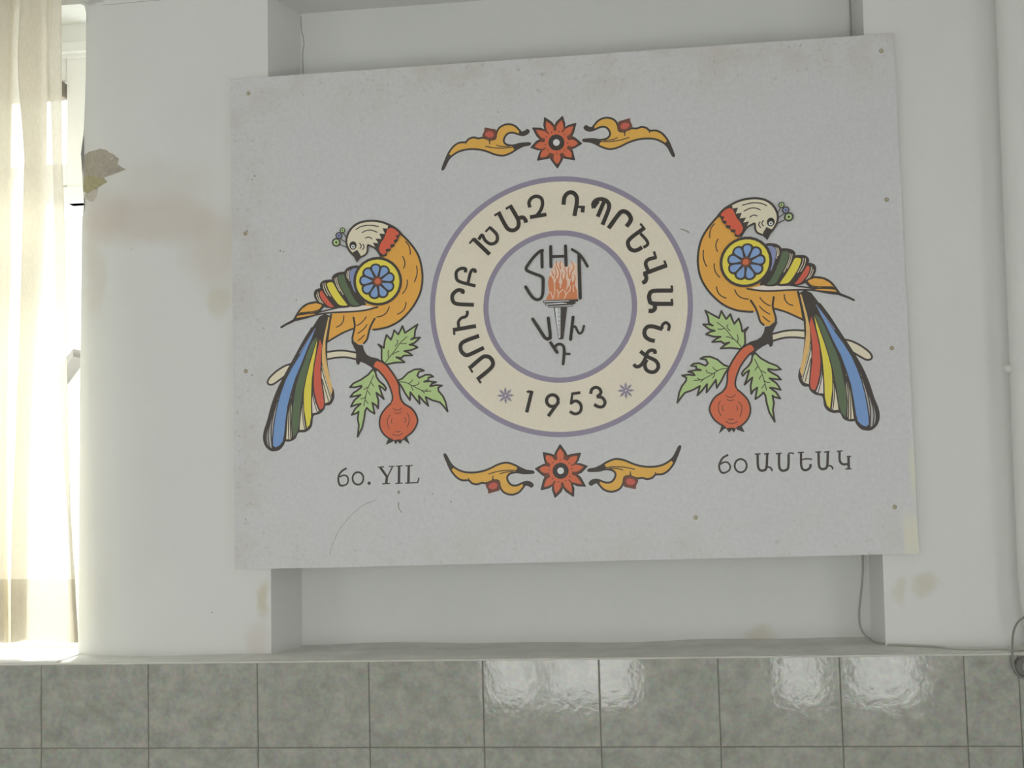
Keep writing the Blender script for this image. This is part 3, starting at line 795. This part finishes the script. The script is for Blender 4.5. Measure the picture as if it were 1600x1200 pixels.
    band([(965, 305), (880, 297), (815, 330), (792, 390), (830, 500), (890, 640), (960, 740), (1045, 767), (1000, 700), (930, 600), (910, 480)], [(950, 318), (885, 325), (850, 380), (868, 490), (905, 590), (925, 610), (905, 480), (920, 390)], 'slate', [[(830, 350), (818, 400), (830, 440)], [(852, 340), (836, 400), (850, 470)]], 'black')
    p.done('wing', holder, 'striped wing ending in a pointed orange feather')
    p = P(C_, 140)
    c0 = (1204, 478)
    p.dot(c0, 305, 'black').dot(c0, 272, 'yellow')
    for k in range(9):
        t = math.radians(-97 + 40 * k); p.dot((c0[0] - 6 + 148 * math.cos(t), c0[1] + 2 + 148 * math.sin(t)), 78, 'black')
    p.dot(c0, 150, 'black')
    for k in range(9):
        t = math.radians(-97 + 40 * k); u = Vector((math.cos(t), math.sin(t))); n = Vector((-u.y, u.x)); c = Vector((c0[0] - 5, c0[1] + 1))
        p.fill([c + u * a + n * b2 for a, b2 in ((66, -6), (110, -26), (150, -42), (182, -42), (200, -20), (203, 0), (200, 20), (182, 42), (150, 42), (110, 26), (66, 6))], 'petal')
    p.dot(c0, 62, 'brown').dot(c0, 36, 'ruddy')
    p.done('shoulder_disc', holder, 'yellow disc with a blue flower')
    # head
    p = P(B_, 200)
    p.fill([(945, 195), (850, 152), (740, 140), (620, 148), (520, 183), (440, 248), (388, 335), (372, 420), (386, 500), (430, 575), (475, 622), (575, 640), (640, 602), (664, 550), (668, 475), (700, 482), (760, 510), (800, 550), (900, 450), (960, 250)], 'cream')
    p.fill([(950, 192), (1135, 322), (1105, 350), (1080, 420), (1045, 450), (1035, 495), (990, 512), (975, 555), (935, 570), (930, 620), (880, 640), (835, 610), (790, 540), (738, 440), (815, 448), (775, 385), (858, 388), (828, 315), (905, 318), (872, 240), (942, 245)], 'black')
    p.fill([(985, 232), (1040, 250), (1095, 300), (1100, 328), (1050, 345), (1080, 385), (1025, 405), (1042, 455), (978, 470), (985, 520), (915, 530), (925, 580), (885, 612), (835, 570), (820, 520), (850, 440), (895, 380), (920, 310), (940, 255)], 'scarlet')
    p.line([(1135, 322), (1060, 246), (950, 188), (850, 152), (740, 138), (620, 146), (520, 180), (440, 244), (388, 332), (370, 420), (386, 500), (430, 572), (478, 620)], 30)
    p.line([(575, 640), (640, 602), (664, 550), (668, 478), (700, 484), (760, 512), (800, 552), (850, 630)], 26)
    p.fill([(520, 540), (560, 598), (578, 642), (516, 716), (470, 625), (452, 580)], 'black')
    p.dot((463, 480), 50, 'dark', 58).dot((463, 497), 27, 'white').dot((463, 497), 11, 'dark')
    for m in ([(555, 450), (576, 485), (560, 520)], [(600, 465), (616, 500), (595, 537)], [(505, 257), (580, 216), (690, 199), (815, 215)], [(590, 302), (650, 272), (720, 268), (797, 295)], [(635, 380), (680, 364), (725, 387)]): p.line(m, 15)
    p.done('head', holder, 'cream head with red collar and dark beak')
    p = P(B_, 240)
    p.line([(330, 305), (372, 378)], 13, smooth=False).line([(290, 390), (362, 432)], 13, smooth=False).line([(282, 470), (372, 505)], 13, smooth=False)
    for (c, r, m) in (((318, 270), 40, 'leaf'), ((268, 343), 48, 'slate'), ((232, 437), 61, 'leaf')):
        p.dot(c, r, 'black').dot(c, r * .66, m).dot(c, r * .25, 'dark')
    p.done('crest', holder, 'three round crest beads')
    return holder

def branch(par_name, label, warp):
    holder = bpy.data.objects.new(par_name, None); C.objects.link(holder); holder.parent = board; holder['label'] = label
    P = lambda crop, lv: Print(crop, warp, lv)
    p = P(D_, 0)
    p.fill([(1262, 487), (1120, 465), (1000, 465), (890, 480), (600, 560), (450, 625), (370, 650), (270, 710), (180, 790), (148, 850), (160, 882), (210, 885), (280, 840), (350, 790), (420, 720), (600, 640), (890, 572), (1000, 552), (1120, 546), (1235, 565)], 'cream', True)
    p.line([(880, 482), (1000, 465), (1120, 465), (1262, 490)], 24).line([(885, 572), (1000, 552), (1120, 546), (1240, 568)], 24)
    p.line([(460, 622), (370, 650), (270, 710), (180, 790), (146, 850), (160, 884), (210, 886), (280, 840), (370, 775)], 24)
    p.done('twig', holder, 'cream twig passing behind the tail')
    p = P(F_, 70)
    p.fill([(165, 300), (200, 370), (232, 430), (238, 490), (232, 560), (244, 612), (275, 626), (290, 592), (300, 580), (370, 610), (440, 652), (480, 692), (520, 715), (640, 620), (580, 560), (520, 530), (440, 515), (382, 480), (345, 420), (330, 350), (270, 345), (210, 300)], 'black')
    p.use(*G_)
    stem = [(470, 20), (540, 75), (600, 140), (660, 220), (700, 300), (733, 395), (741, 470), (718, 535), (650, 602), (592, 680), (563, 775), (570, 870), (610, 950), (680, 1015), (760, 1045), (860, 1045), (930, 1002), (1020, 930), (1070, 850), (1090, 770), (1062, 680), (1000, 602), (912, 548), (862, 480), (842, 400), (836, 300), (800, 205), (740, 110), (680, 30), (620, -25), (520, -60)]
    p.fill(stem, 'ruddy')
    p.line(stem, 24, 'black', True, True)
    p.done('stem', holder, 'dark branch turning into a red stem')
    p = P(G_, 90)
    p.fill([(690, 1010), (648, 1112), (742, 1072), (758, 1050), (786, 1108), (812, 1062), (850, 1102), (882, 1050), (905, 1045), (984, 1108), (940, 995)], 'black')
    p.fill(stem[7:25], 'ruddy', True)
    p.line(stem[7:25], 24, 'black', True)
    p.fill([(725, 1010), (760, 1050), (820, 1035), (880, 1040), (905, 1005)], 'ruddy')
    for m in ([(750, 605), (810, 632), (870, 600)], [(775, 665), (820, 675), (860, 655)], [(712, 700), (670, 780), (700, 895)], [(735, 750), (728, 790), (735, 815)], [(945, 670), (975, 760), (945, 865)], [(915, 735), (925, 770), (910, 805)], [(740, 960), (810, 985), (880, 950)], [(785, 922), (815, 932), (850, 920)]): p.line(m, 11, 'brown')
    p.done('pomegranate', holder, 'red pomegranate')
    leaf(P(F_, 80), 'leaf', holder, [(632, 605), (592, 560), (590, 480), (592, 400), (545, 338), (622, 388), (632, 300), (660, 208), (720, 275), (745, 215), (765, 142), (822, 202), (850, 150), (880, 85), (915, 180), (990, 130), (1090, 62), (1055, 150), (1048, 240), (1000, 272), (1050, 252), (1125, 245), (1045, 320), (978, 345), (1035, 352), (1092, 382), (1000, 420), (905, 432), (960, 452), (1018, 492), (900, 495), (862, 530), (795, 518), (860, 550), (910, 588), (780, 592), (660, 618)],
         [[(645, 590), (700, 515), (760, 445), (840, 330), (940, 235)], [(690, 420), (680, 470), (690, 530)], [(832, 440), (790, 450), (748, 478)], [(800, 280), (816, 310), (780, 362)], [(850, 325), (895, 330), (935, 323)]])
    leaf(P(G_, 80), 'leaf', holder, [(810, 222), (880, 190), (960, 110), (1050, 65), (1130, 60), (1180, 82), (1112, 95), (1085, 150), (1115, 182), (1200, 140), (1270, 140), (1308, 165), (1240, 180), (1240, 212), (1180, 235), (1260, 230), (1348, 242), (1285, 265), (1265, 298), (1350, 282), (1430, 288), (1375, 320), (1382, 365), (1440, 432), (1478, 515), (1508, 650), (1440, 562), (1400, 522), (1300, 495), (1202, 448), (1240, 572), (1175, 508), (1108, 430), (1120, 542), (1050, 458), (990, 382), (985, 492), (920, 400), (865, 298), (825, 245)],
         [[(830, 238), (920, 245), (1000, 282), (1080, 325), (1180, 365), (1275, 365)], [(1020, 210), (1000, 240), (965, 258)], [(1112, 240), (1090, 275), (1030, 292)], [(1000, 290), (1015, 330), (1035, 355)], [(1230, 340), (1190, 365)], [(1145, 355), (1188, 395)]])
    leaf(P(G_, 80), 'leaf', holder, [(470, 62), (400, 142), (300, 210), (200, 258), (150, 312), (230, 312), (310, 292), (310, 312), (250, 360), (200, 390), (155, 447), (230, 435), (300, 418), (215, 490), (190, 530), (165, 582), (240, 555), (300, 543), (225, 610), (175, 697), (250, 670), (272, 650), (258, 750), (275, 840), (258, 1000), (322, 870), (350, 740), (362, 640), (385, 598), (430, 642), (492, 680), (478, 600), (462, 528), (515, 565), (542, 607), (546, 500), (518, 388), (570, 430), (622, 477), (590, 400), (556, 290), (605, 320), (642, 358), (652, 322), (622, 280), (560, 230), (520, 170), (505, 100)],
         [[(478, 150), (440, 240), (395, 340), (370, 440), (345, 572)], [(445, 245), (465, 275), (480, 297)], [(345, 345), (395, 310)], [(400, 370), (420, 395), (432, 420)], [(300, 472), (340, 465), (372, 440)], [(368, 495), (405, 540)]])
    return holder

KL = [(590.6, 439.6), (557.9, 410.4), (439.4, 512.9), (552, 386.2), (428.8, 704.4), (418.1, 597.5), (603.7, 695.4), (640.3, 694.3), (699.3, 643.1), (559.3, 682.5), (652.6, 506.8), (583.3, 345.2), (660.2, 435)]
KR = [(1164.3, 410.8), (1197.1, 377.1), (1332.5, 470), (1201.6, 351.2), (1358.1, 671.3), (1361.9, 556.3), (1163.1, 676.6), (1124.3, 678.3), (1058.4, 629.9), (1209.8, 659.7), (1100.6, 486.3), (1175.8, 312.4), (1089.6, 405)]
MIRROR = fit_map(KL, KR)
for h in (None, MIRROR):
    side = 'left' if h is None else 'right'
    branch('branch_print', 'leafy branch with a pomegranate under the %s bird' % side, h)
    bird('bird_print', 'orange bird with striped wing and tail on the %s of the emblem' % side, h)

# scrolls and flowers above and below the emblem
S1 = (680, 170, .125)
def scroll(warp, lab):
    p = Print(S1, warp)
    out = [(90, 747), (130, 640), (170, 550), (230, 470), (300, 425), (380, 415), (420, 378), (480, 358), (540, 370), (600, 362), (690, 385), (750, 370), (766, 300), (800, 240), (860, 203), (930, 193), (1000, 216), (1050, 265), (1080, 296), (1120, 285), (1150, 266), (1170, 282), (1150, 310), (1100, 330), (1040, 320), (980, 300), (920, 305), (880, 338), (858, 390), (870, 430), (910, 452), (980, 457), (1060, 437), (1175, 430), (1175, 448), (1100, 465), (1030, 500), (960, 545), (880, 580), (820, 585), (740, 570), (650, 535), (560, 512), (450, 505), (340, 520), (250, 560), (170, 630), (108, 747)]
    p.fill(out, 'gold', True)
    p.line(out, 25, 'black', True, True)
    p.fill([(85, 750), (130, 640), (165, 560), (205, 590), (165, 640), (112, 750)], 'black')
    p.fill([(1050, 262), (1082, 296), (1120, 283), (1150, 264), (1172, 282), (1150, 312), (1100, 334), (1045, 322)], 'black')
    p.fill([(960, 455), (1060, 435), (1177, 428), (1177, 450), (1100, 468), (1040, 500), (985, 512)], 'black')
    p.line([(630, 470), (750, 490), (880, 490), (1000, 475)], 12).line([(770, 455), (830, 470), (930, 470)], 12)
    p.line([(650, 375), (675, 400), (680, 440)], 12).line([(710, 380), (686, 400), (680, 440)], 12).line([(378, 415), (385, 438)], 14, smooth=False)
    p.fill([(588, 340), (612, 280), (618, 238), (652, 238), (700, 248), (758, 262), (762, 330), (750, 372), (690, 390), (640, 375)], 'brown', True)
    p.fill([(622, 315), (660, 284), (712, 288), (732, 330), (700, 358), (650, 352)], 'brick', True)
    p.done('scroll_print', board, lab)
K0 = [(90, 745), (1175, 440), (1165, 280), (620, 240), (920, 190), (820, 585)]
pix = lambda pts, x, y, s: [(x + u * s, y + v * s) for u, v in pts]
SRC = pix(K0, *S1)
scroll(None, 'gold scroll at the upper left of the emblem')
scroll(fit_map(SRC, pix([(1555, 655), (425, 475), (425, 312), (970, 205), (710, 190), (770, 583)], 860, 160, .125)), 'gold scroll at the upper right of the emblem')
scroll(fit_map(SRC, pix([(110, 335), (1222, 542), (1215, 708), (685, 803), (950, 825), (860, 425)], 680, 670, .125)), 'gold scroll at the lower left of the emblem')
scroll(fit_map(SRC, pix([(1545, 235), (400, 515), (410, 690), (970, 750), (690, 785), (775, 378)], 870, 670, .125)), 'gold scroll at the lower right of the emblem')

def flower(c, tips, lab):
    p = Print((0, 0, 1))
    c = Vector(c); T_ = [Vector(t) for t in tips]; N = len(T_)
    star = []
    for k in range(N):
        a, b2 = T_[k], T_[(k + 1) % N]
        star += [a, c + (a - c).lerp(b2 - c, .32) * .80, c + ((a - c) + (b2 - c)).normalized() * 25.0, c + (a - c).lerp(b2 - c, .68) * .80]
    p.fill(star, 'brown'); p.line(star, 2.6, 'black', False, True)
    for k in range(N):
        u = (T_[k] - c); n = Vector((-u.y, u.x)).normalized(); l = u.length; u = u.normalized()
        p.fill([c + u * 11, c + u * 17 + n * 4, c + u * 24 + n * 5.6, c + u * 29 + n * 4.2, c + u * (l - 5.5), c + u * 29 - n * 4.2, c + u * 24 - n * 5.6, c + u * 17 - n * 4], 'ruddy')
        p.fill([c + u * (l - 5), c + u * (l - 5.5) + n * 2.3, T_[k] + n * .8, T_[k] - n * .8, c + u * (l - 5.5) - n * 2.3], 'black')
    p.dot(c, 18.5, 'ruddy')
    for k in range(N):
        u = (T_[k] - c).normalized(); n = Vector((-u.y, u.x))
        p.dot(c + u * 17.5, 1.1, 'brown')
        v = ((T_[k] - c) + (T_[(k + 1) % N] - c)).normalized()
        p.line([c + v * 26, c + v * 18.5], (2.6, .8), 'brown', False)
    p.dot(c, 12.6, 'black').dot(c, 5.2, 'white')
    p.done('flower_print', board, lab)
flower((869.4, 222.8), pix([(500, 70), (940, 40), (1270, 212), (1415, 710), (1235, 1110), (815, 1310), (325, 1118), (162, 805), (205, 328)], 820, 180, .0625), 'red star flower above the emblem')
flower((876.0, 735.6), [(875.2, 695.4), (906.5, 708.5), (917, 728.6), (914, 759.3), (895.8, 775), (867.4, 776.5), (846, 764.7), (837.2, 732.5), (849.2, 707.6)], 'red star flower below the emblem')

# round emblem
hold = bpy.data.objects.new('emblem_print', None); C.objects.link(hold); hold.parent = board; hold['label'] = 'round emblem with torch and curved lettering'
def ring_fit(l, r, t, bt):
    a, b2, c, d = W_(*l), W_(*r), W_(*t), W_(*bt)
    return Vector(((a.x + b2.x) / 2, BY, (c.z + d.z) / 2)), ((b2.x - a.x) / 2, (c.z - d.z) / 2)
RC, (RA, RB) = ring_fit((671.7, 480), (1082.8, 470), (875, 275.5), (881, 683))
IC, (IA, IB) = ring_fit((755.3, 483), (995.5, 475), (876, 360), (879, 598))
def disc(p, c, ra, rb, m):
    p.poly3([Vector((c.x + ra * math.cos(t), BY, c.z + rb * math.sin(t))) for t in [2 * math.pi * j / 160 for j in range(160)]], m)
def annulus(p, c, ra, rb, w_, m):
    dy = p.lift()
    for j in range(160):
        t, u = 2 * math.pi * j / 160, 2 * math.pi * (j + 1) / 160
        q = [Vector((c.x + (ra - d) * math.cos(s), BY + dy, c.z + (rb - d) * math.sin(s))) for s, d in ((t, 0), (t, w_), (u, w_), (u, 0))]
        if (q[1] - q[0]).cross(q[2] - q[0]).y > 0: q.reverse()
        p.b.face(q, INK[m])
p = Print()
lw = 8.3 / F_PX * (BY - CAM_Y)
annulus(p, RC, RA - lw * .5, RB - lw * .5, RA - IA - lw * .5, 'ring')
annulus(p, RC, RA, RB, lw, 'violet'); annulus(p, IC, IA, IB, lw, 'violet')
p.done('ring', hold, 'beige ring between two violet lines')

L1, L2, L3, L4, L5, L6 = (660, 270, .1375), (870, 270, .1375), (660, 400, .1375), (880, 400, .1375), (660, 520, .1375), (880, 520, .1375)
GLYPHS = [  # crop, strokes (points, width, smooth)
 (L5, [([(548, 392), (640, 312), (705, 268), (768, 282), (803, 340), (775, 405), (632, 525)], 46, 1), ([(527, 378), (572, 452)], 24, 0), ([(620, 505), (665, 572)], 26, 0)]),
 (L3, [([(645, 908), (490, 965), (437, 1010), (442, 1080), (495, 1128), (555, 1112), (700, 1042)], 46, 1)]),
 (L3, [([(347, 842), (610, 796)], 46, 0), ([(364, 898), (360, 850)], 26, 0), ([(414, 812), (410, 750), (445, 705), (492, 690), (512, 655), (508, 622)], 34, 1)]),
 (L3, [([(455, 430), (458, 396), (400, 390), (345, 440), (345, 505), (395, 545), (586, 556)], 44, 1)]),
 (L3, [([(488, 188), (490, 148), (440, 143), (392, 175), (385, 235), (420, 290), (605, 342)], 38, 1), ([(520, 302), (545, 195), (570, 158), (600, 165), (597, 192)], 36, 1)]),
 (L1, [([(582, 752), (765, 928)], 46, 0), ([(535, 805), (588, 745)], 26, 0), ([(640, 760), (678, 710), (715, 770), (770, 808), (825, 798), (852, 755), (840, 695), (768, 622)], 38, 1), ([(718, 672), (775, 612)], 26, 0)]),
 (L1, [([(868, 455), (930, 575), (975, 640), (1035, 655), (1085, 620), (1092, 550), (1060, 480), (998, 375)], 46, 1), ([(818, 488), (890, 445)], 26, 0), ([(948, 412), (1018, 370)], 26, 0), ([(1088, 520), (1140, 508), (1170, 535), (1178, 568)], 48, 1)]),
 (L1, [([(1222, 395), (1212, 340), (1240, 290), (1295, 268), (1350, 290), (1366, 350), (1348, 420), (1300, 490)], 40, 1), ([(1222, 505), (1410, 475)], 44, 0)]),
 (L2, [([(76, 364), (90, 275), (135, 228), (185, 228), (225, 275), (225, 360), (200, 492)], 48, 1), ([(235, 388), (290, 390)], 28, 0), ([(300, 375), (292, 452)], 44, 0)]),
 (L2, [([(420, 405), (415, 350), (455, 308), (525, 302), (580, 335), (592, 405), (520, 592)], 46, 1), ([(465, 500), (540, 320)], 46, 0), ([(420, 400), (475, 325)], 34, 0)]),
 (L2, [([(588, 632), (690, 490), (745, 440), (805, 458), (840, 515), (830, 560), (790, 612)], 50, 1)]),
 (L2, [([(995, 628), (850, 735), (808, 795), (832, 862), (880, 885), (930, 872), (968, 845)], 46, 1), ([(950, 578), (1002, 645)], 26, 0), ([(950, 690), (1018, 765), (1032, 815), (985, 850)], 34, 1)]),
 (L2, [([(985, 1150), (1250, 1052)], 48, 0), ([(1222, 998), (1245, 1062)], 26, 0), ([(1132, 962), (1045, 985), (1010, 1030), (1030, 1095), (1052, 1132)], 42, 1), ([(1104, 895), (1128, 972)], 28, 0), ([(925, 198), (945, 245), (932, 290), (898, 306)], 46, 1, L4)]),
 (L4, [([(1245, 393), (1030, 398), (982, 435), (980, 495), (1020, 540), (1250, 545)], 48, 1), ([(1232, 336), (1238, 400)], 26, 0), ([(1232, 488), (1240, 550)], 28, 0), ([(1042, 560), (1040, 602), (1010, 625), (970, 622)], 48, 1)]),
 (L4, [([(1042, 966), (990, 955), (938, 920), (922, 865), (950, 812), (1010, 800), (1128, 832)], 46, 1), ([(1120, 830), (1130, 782), (1168, 758), (1205, 790), (1195, 852)], 34, 1)]),
 (L6, [([(875, 210), (960, 272), (1050, 318), (1082, 380), (1052, 435), (1000, 448), (945, 420), (928, 360), (950, 305)], 42, 1), ([(1042, 240), (1040, 206), (998, 198), (960, 222), (940, 275), (910, 335), (870, 378), (830, 385), (800, 358)], 40, 1)]),
 (L5, [([(1245, 660), (1185, 905)], 40, 0), ([(1190, 678), (1215, 668), (1250, 682)], 28, 1)]),
 (L5, [([(1545, 790), (1430, 948)], 38, 0), ([(1478 + 66 * math.cos(t), 772 + 66 * math.sin(t)) for t in [2 * math.pi * j / 16 for j in range(17)]], 38, 1)]),
 (L6, [([(92, 695), (195, 680)], 32, 0), ([(105, 690), (88, 815)], 28, 0), ([(84, 805), (135, 775), (185, 795), (206, 845), (190, 900), (135, 922), (75, 895)], 34, 1)]),
 (L6, [([(312, 695), (325, 645), (370, 620), (415, 640), (428, 685), (385, 728)], 36, 1), ([(380, 728), (440, 735), (475, 785), (455, 835), (405, 842), (352, 815)], 36, 1)]),
]
for crop, strokes in GLYPHS:
    p = Print(crop, None, 60)
    for pts, wd, sm, *other in strokes:
        p.use(*(other[0] if other else crop)); p.butt(pts, wd, 'dark', bool(sm))
    p.done('letter', hold)
for crop, c in ((L5, (945, 713)), (L6, (712, 657))):
    p = Print(crop, None, 60)
    for k in range(8):
        t = math.radians(45 * k - 2); u = Vector((math.cos(t), math.sin(t))); n = Vector((-u.y, u.x)); c_ = Vector(c)
        p.fill([c_ + u * 12 - n * 5, c_ + u * 60 - n * 14, c_ + u * 100, c_ + u * 60 + n * 14, c_ + u * 12 + n * 5], 'violet')
    p.dot(c, 34, 'violet').dot(c, 10, 'ring')
    p.done('star', hold, 'small violet star')
T1, T2 = (800, 370, .1), (800, 460, .1)
p = Print(T1, None, 40)
p.fill([(660, 420), (760, 380), (870, 470), (930, 390), (1020, 420), (1032, 960), (560, 985), (570, 860), (565, 700), (590, 560)], 'peach')
p.fill([(525, 988), (585, 870), (562, 720), (592, 590), (640, 660), (662, 760), (700, 640), (740, 690), (765, 760), (792, 700), (820, 640), (852, 700), (872, 800), (908, 720), (930, 640), (950, 740), (990, 640), (985, 760), (1012, 830), (1026, 975)], 'flame')
for t_ in ([(700, 380), (690, 440), (732, 520), (742, 600), (722, 690)], [(765, 382), (748, 440), (762, 495)], [(930, 385), (968, 480), (930, 550), (912, 650)], [(668, 478), (690, 560), (672, 650)], [(620, 540), (650, 610)], [(815, 490), (842, 560), (832, 640), (852, 710)], [(892, 475), (880, 560), (900, 650)], [(792, 555), (778, 620), (802, 690)], [(972, 600), (985, 660), (952, 730)]):
    p.line(t_, (13, 24), 'flame')
for t_ in ([(600, 860), (618, 900), (636, 965)], [(655, 690), (668, 850), (640, 960)], [(735, 700), (752, 740), (758, 800)], [(705, 830), (722, 880), (722, 955)], [(800, 825), (765, 850), (730, 890)], [(895, 720), (912, 820), (860, 880), (818, 960)], [(822, 840), (840, 905)], [(965, 755), (955, 800), (968, 855)], [(850, 620), (872, 720), (852, 820)], [(590, 600), (640, 640), (665, 700)]):
    p.line(t_, 15, 'peach')
p.done('flame', hold, 'orange torch flame')
p = Print(T1, None, 90)
for a, c, m in (([(485, 998), (1042, 975), (1030, 1012), (492, 1036)], [(498, 1010), (905, 995), (880, 1008), (500, 1024)], 'white'),
                ([(508, 1038), (998, 1012), (988, 1052), (522, 1076)], [(522, 1050), (780, 1030), (860, 1040), (860, 1046), (530, 1064)], 'white'),
                ([(560, 1076), (952, 1052), (945, 1088), (570, 1108)], [(574, 1086), (938, 1066), (934, 1078), (580, 1096)], 'white')):
    p.fill(a, 'black'); p.fill(c, m)
p.use(*T2)
p.fill([(655, 205), (862, 200), (806, 690), (775, 708), (725, 698)], 'black'); p.fill([(670, 210), (760, 208), (758, 660), (740, 690), (728, 680)], 'white')
for k in range(22):
    y = 225 + k * 20; p.line([(712 + k * .6, y), (762, y)], 7, 'mid', False)
p.done('torch', hold, 'black and white torch')
for crop, strokes in (
    (T1, [([(472, 475), (468, 215)], 48, 0), ([(480, 215), (430, 235), (340, 320), (250, 440), (222, 495), (245, 535), (350, 580), (455, 620), (485, 660), (486, 760), (482, 880), (455, 960), (390, 985), (325, 950), (265, 870), (215, 785)], 48, 1)]),
    (T1, [([(605, 155), (610, 468)], 50, 0), ([(836, 145), (845, 450)], 50, 0), ([(610, 312), (840, 305)], 45, 0)]),
    (T1, [([(940, 200), (1040, 265), (1110, 345), (1180, 465)], 42, 1), ([(1048, 280), (1066, 958)], 52, 0)]),
    (T2, [([(325, 388), (515, 680), (555, 702), (598, 680), (596, 600), (568, 372)], 50, 0)]),
    (T2, [([(955, 358), (915, 705)], 48, 0), ([(950, 510), (990, 505), (1015, 555), (1050, 610), (1095, 590), (1125, 495)], 36, 1)]),
    (T2, [([(605, 758), (705, 908)], 48, 0), ([(672, 825), (705, 788), (755, 778), (800, 805), (815, 860), (812, 960), (800, 1090)], 44, 1), ([(820, 932), (900, 932)], 38, 0)])):
    p = Print(crop, None, 120)
    for pts, wd, sm in strokes: p.line(pts, wd, 'dark', bool(sm))
    p.done('letter', hold)

# anniversary captions
Y1, Z1 = (500, 690, .125), (1100, 680, .15625)
def ell(cx, cy, rx, ry): return [(cx + rx * math.cos(t), cy + ry * math.sin(t)) for t in [2 * math.pi * j / 20 for j in range(21)]]
CAPS = [('caption_print', 'Turkish anniversary caption at lower left', Y1, [
    ([([(332, 332), (272, 370), (236, 425), (230, 490), (252, 545), (296, 550)], 26, 1), ([(296, 550), (340, 525), (352, 465), (330, 428), (288, 422), (246, 442)], 21, 1)],),
    ([(ell(475, 460, 68, 78), 24, 1)],), ([([(614, 520)], 42, 0)],),
    ([([(752, 322), (838, 440)], 32, 0), ([(905, 318), (845, 440)], 17, 0), ([(838, 430), (828, 525)], 33, 0), ([(722, 320), (802, 316)], 13, 0), ([(862, 312), (930, 308)], 13, 0), ([(778, 528), (876, 522)], 14, 0)],),
    ([([(990, 308), (986, 520)], 33, 0), ([(948, 308), (1034, 302)], 14, 0), ([(942, 524), (1032, 518)], 14, 0)],),
    ([([(1110, 302), (1105, 516)], 33, 0), ([(1066, 303), (1158, 298)], 14, 0), ([(1066, 519), (1226, 512)], 17, 0), ([(1220, 515), (1238, 452)], 18, 0)],)]),
 ('caption_print', 'Armenian anniversary caption at lower right', Z1, [
    ([([(242, 195), (188, 228), (156, 285), (154, 335), (178, 374), (212, 376)], 20, 1), ([(212, 376), (252, 350), (262, 312), (240, 275), (200, 270), (162, 292)], 17, 1)],),
    ([(ell(367, 305, 60, 66), 19, 1)],),
    ([([(536, 188), (540, 310), (562, 350), (594, 352), (624, 325), (632, 188)], 24, 1), ([(508, 190), (566, 186)], 13, 0), ([(600, 188), (652, 182)], 13, 0), ([(632, 318), (664, 326), (682, 358)], 17, 1)],),
    ([([(750, 183), (752, 310), (776, 352), (816, 350), (842, 320), (846, 188)], 24, 1), ([(718, 186), (776, 180)], 13, 0), ([(842, 182), (880, 178), (896, 192)], 14, 1)],),
    ([([(970, 174), (972, 300), (992, 344), (1032, 346), (1062, 320), (1064, 288)], 23, 1), ([(938, 176), (1000, 170)], 13, 0), ([(975, 246), (1030, 236), (1080, 242)], 14, 1)],),
    ([([(1145, 168), (1150, 300), (1172, 336), (1206, 336), (1232, 305), (1238, 168)], 24, 1), ([(1113, 170), (1170, 166)], 13, 0), ([(1200, 170), (1256, 163)], 13, 0), ([(1238, 308), (1272, 310), (1288, 342)], 17, 1)],),
    ([([(1355, 160), (1358, 255), (1388, 290), (1440, 288)], 23, 1), ([(1328, 162), (1386, 156)], 13, 0), ([(1445, 212), (1447, 336)], 25, 0), ([(1412, 338), (1475, 336)], 13, 0), ([(1426, 214), (1472, 211)], 13, 0)],)])]
for nm, lab, crop, letters in CAPS:
    h = bpy.data.objects.new(nm, None); C.objects.link(h); h.parent = board; h['label'] = lab
    for (strokes,) in letters:
        p = Print(crop)
        for pts, wd, sm in strokes: p.butt(pts, wd, 'black', bool(sm))
        p.done('letter', h)

# scuffs and specks, screws
def scuff(f, lab=None):
    p = Print(); f(p); p.done('scuff_mark', board, lab)
scuff(lambda p: p.line([(1064, 358), (1070, 360), (1076, 363)], (2.0, 2.6), 'scuff'))
scuff(lambda p: p.line([(623, 786), (622.5, 791), (624.5, 796), (628, 801)], (2.4, 1.2), 'scuff'))
scuff(lambda p: p.dot((623, 769), 2.4, 'scuff', 3))
scuff(lambda p: p.line([(586, 782), (570, 788), (555, 799), (540, 815), (528, 832), (520, 850), (515, 866)], .8, 'scuff'), 'long thin curved scratch')
for q in ((778, 175, 1.2), (463, 469, 1.2), (438, 392, 1.6), (443, 393, 1.2), (705, 784, 1.3), (676, 772, 1.1), (663, 781, .9), (412, 513, 1), (398, 275, 1.5), (394, 281, 1.2), (394, 586, 1.4), (386, 361, 1.6), (374, 681, 1), (384, 812, 1.2), (371, 646, 1)):
    scuff(lambda p: p.dot(q[:2], q[2] * .9, 'scuff', q[2] * 1.2))
SCREW = material('dull_screw', ink(140, 132, 110), 0.5, 0.4, noise=(200, .3))
RUST = material('rust_stain', ink(142, 130, 108), 0.8, 0.1, noise=(150, .2))
for x_, y_ in ((388, 146), (1377, 79.5), (1385.5, 312), (1393.5, 544), (1398, 792), (1087, 808.5), (383.5, 365), (384, 580)):
    c = W_(x_, y_); b = MB()
    b.tube([c + Vector((0, 0, 0)), c + Vector((0, -.0012, 0)), c + Vector((0, -.0024, 0))], [.0066, .0066, .004], SCREW, 14)
    o = b.build('screw', board, c)
    o.location = c - board.location
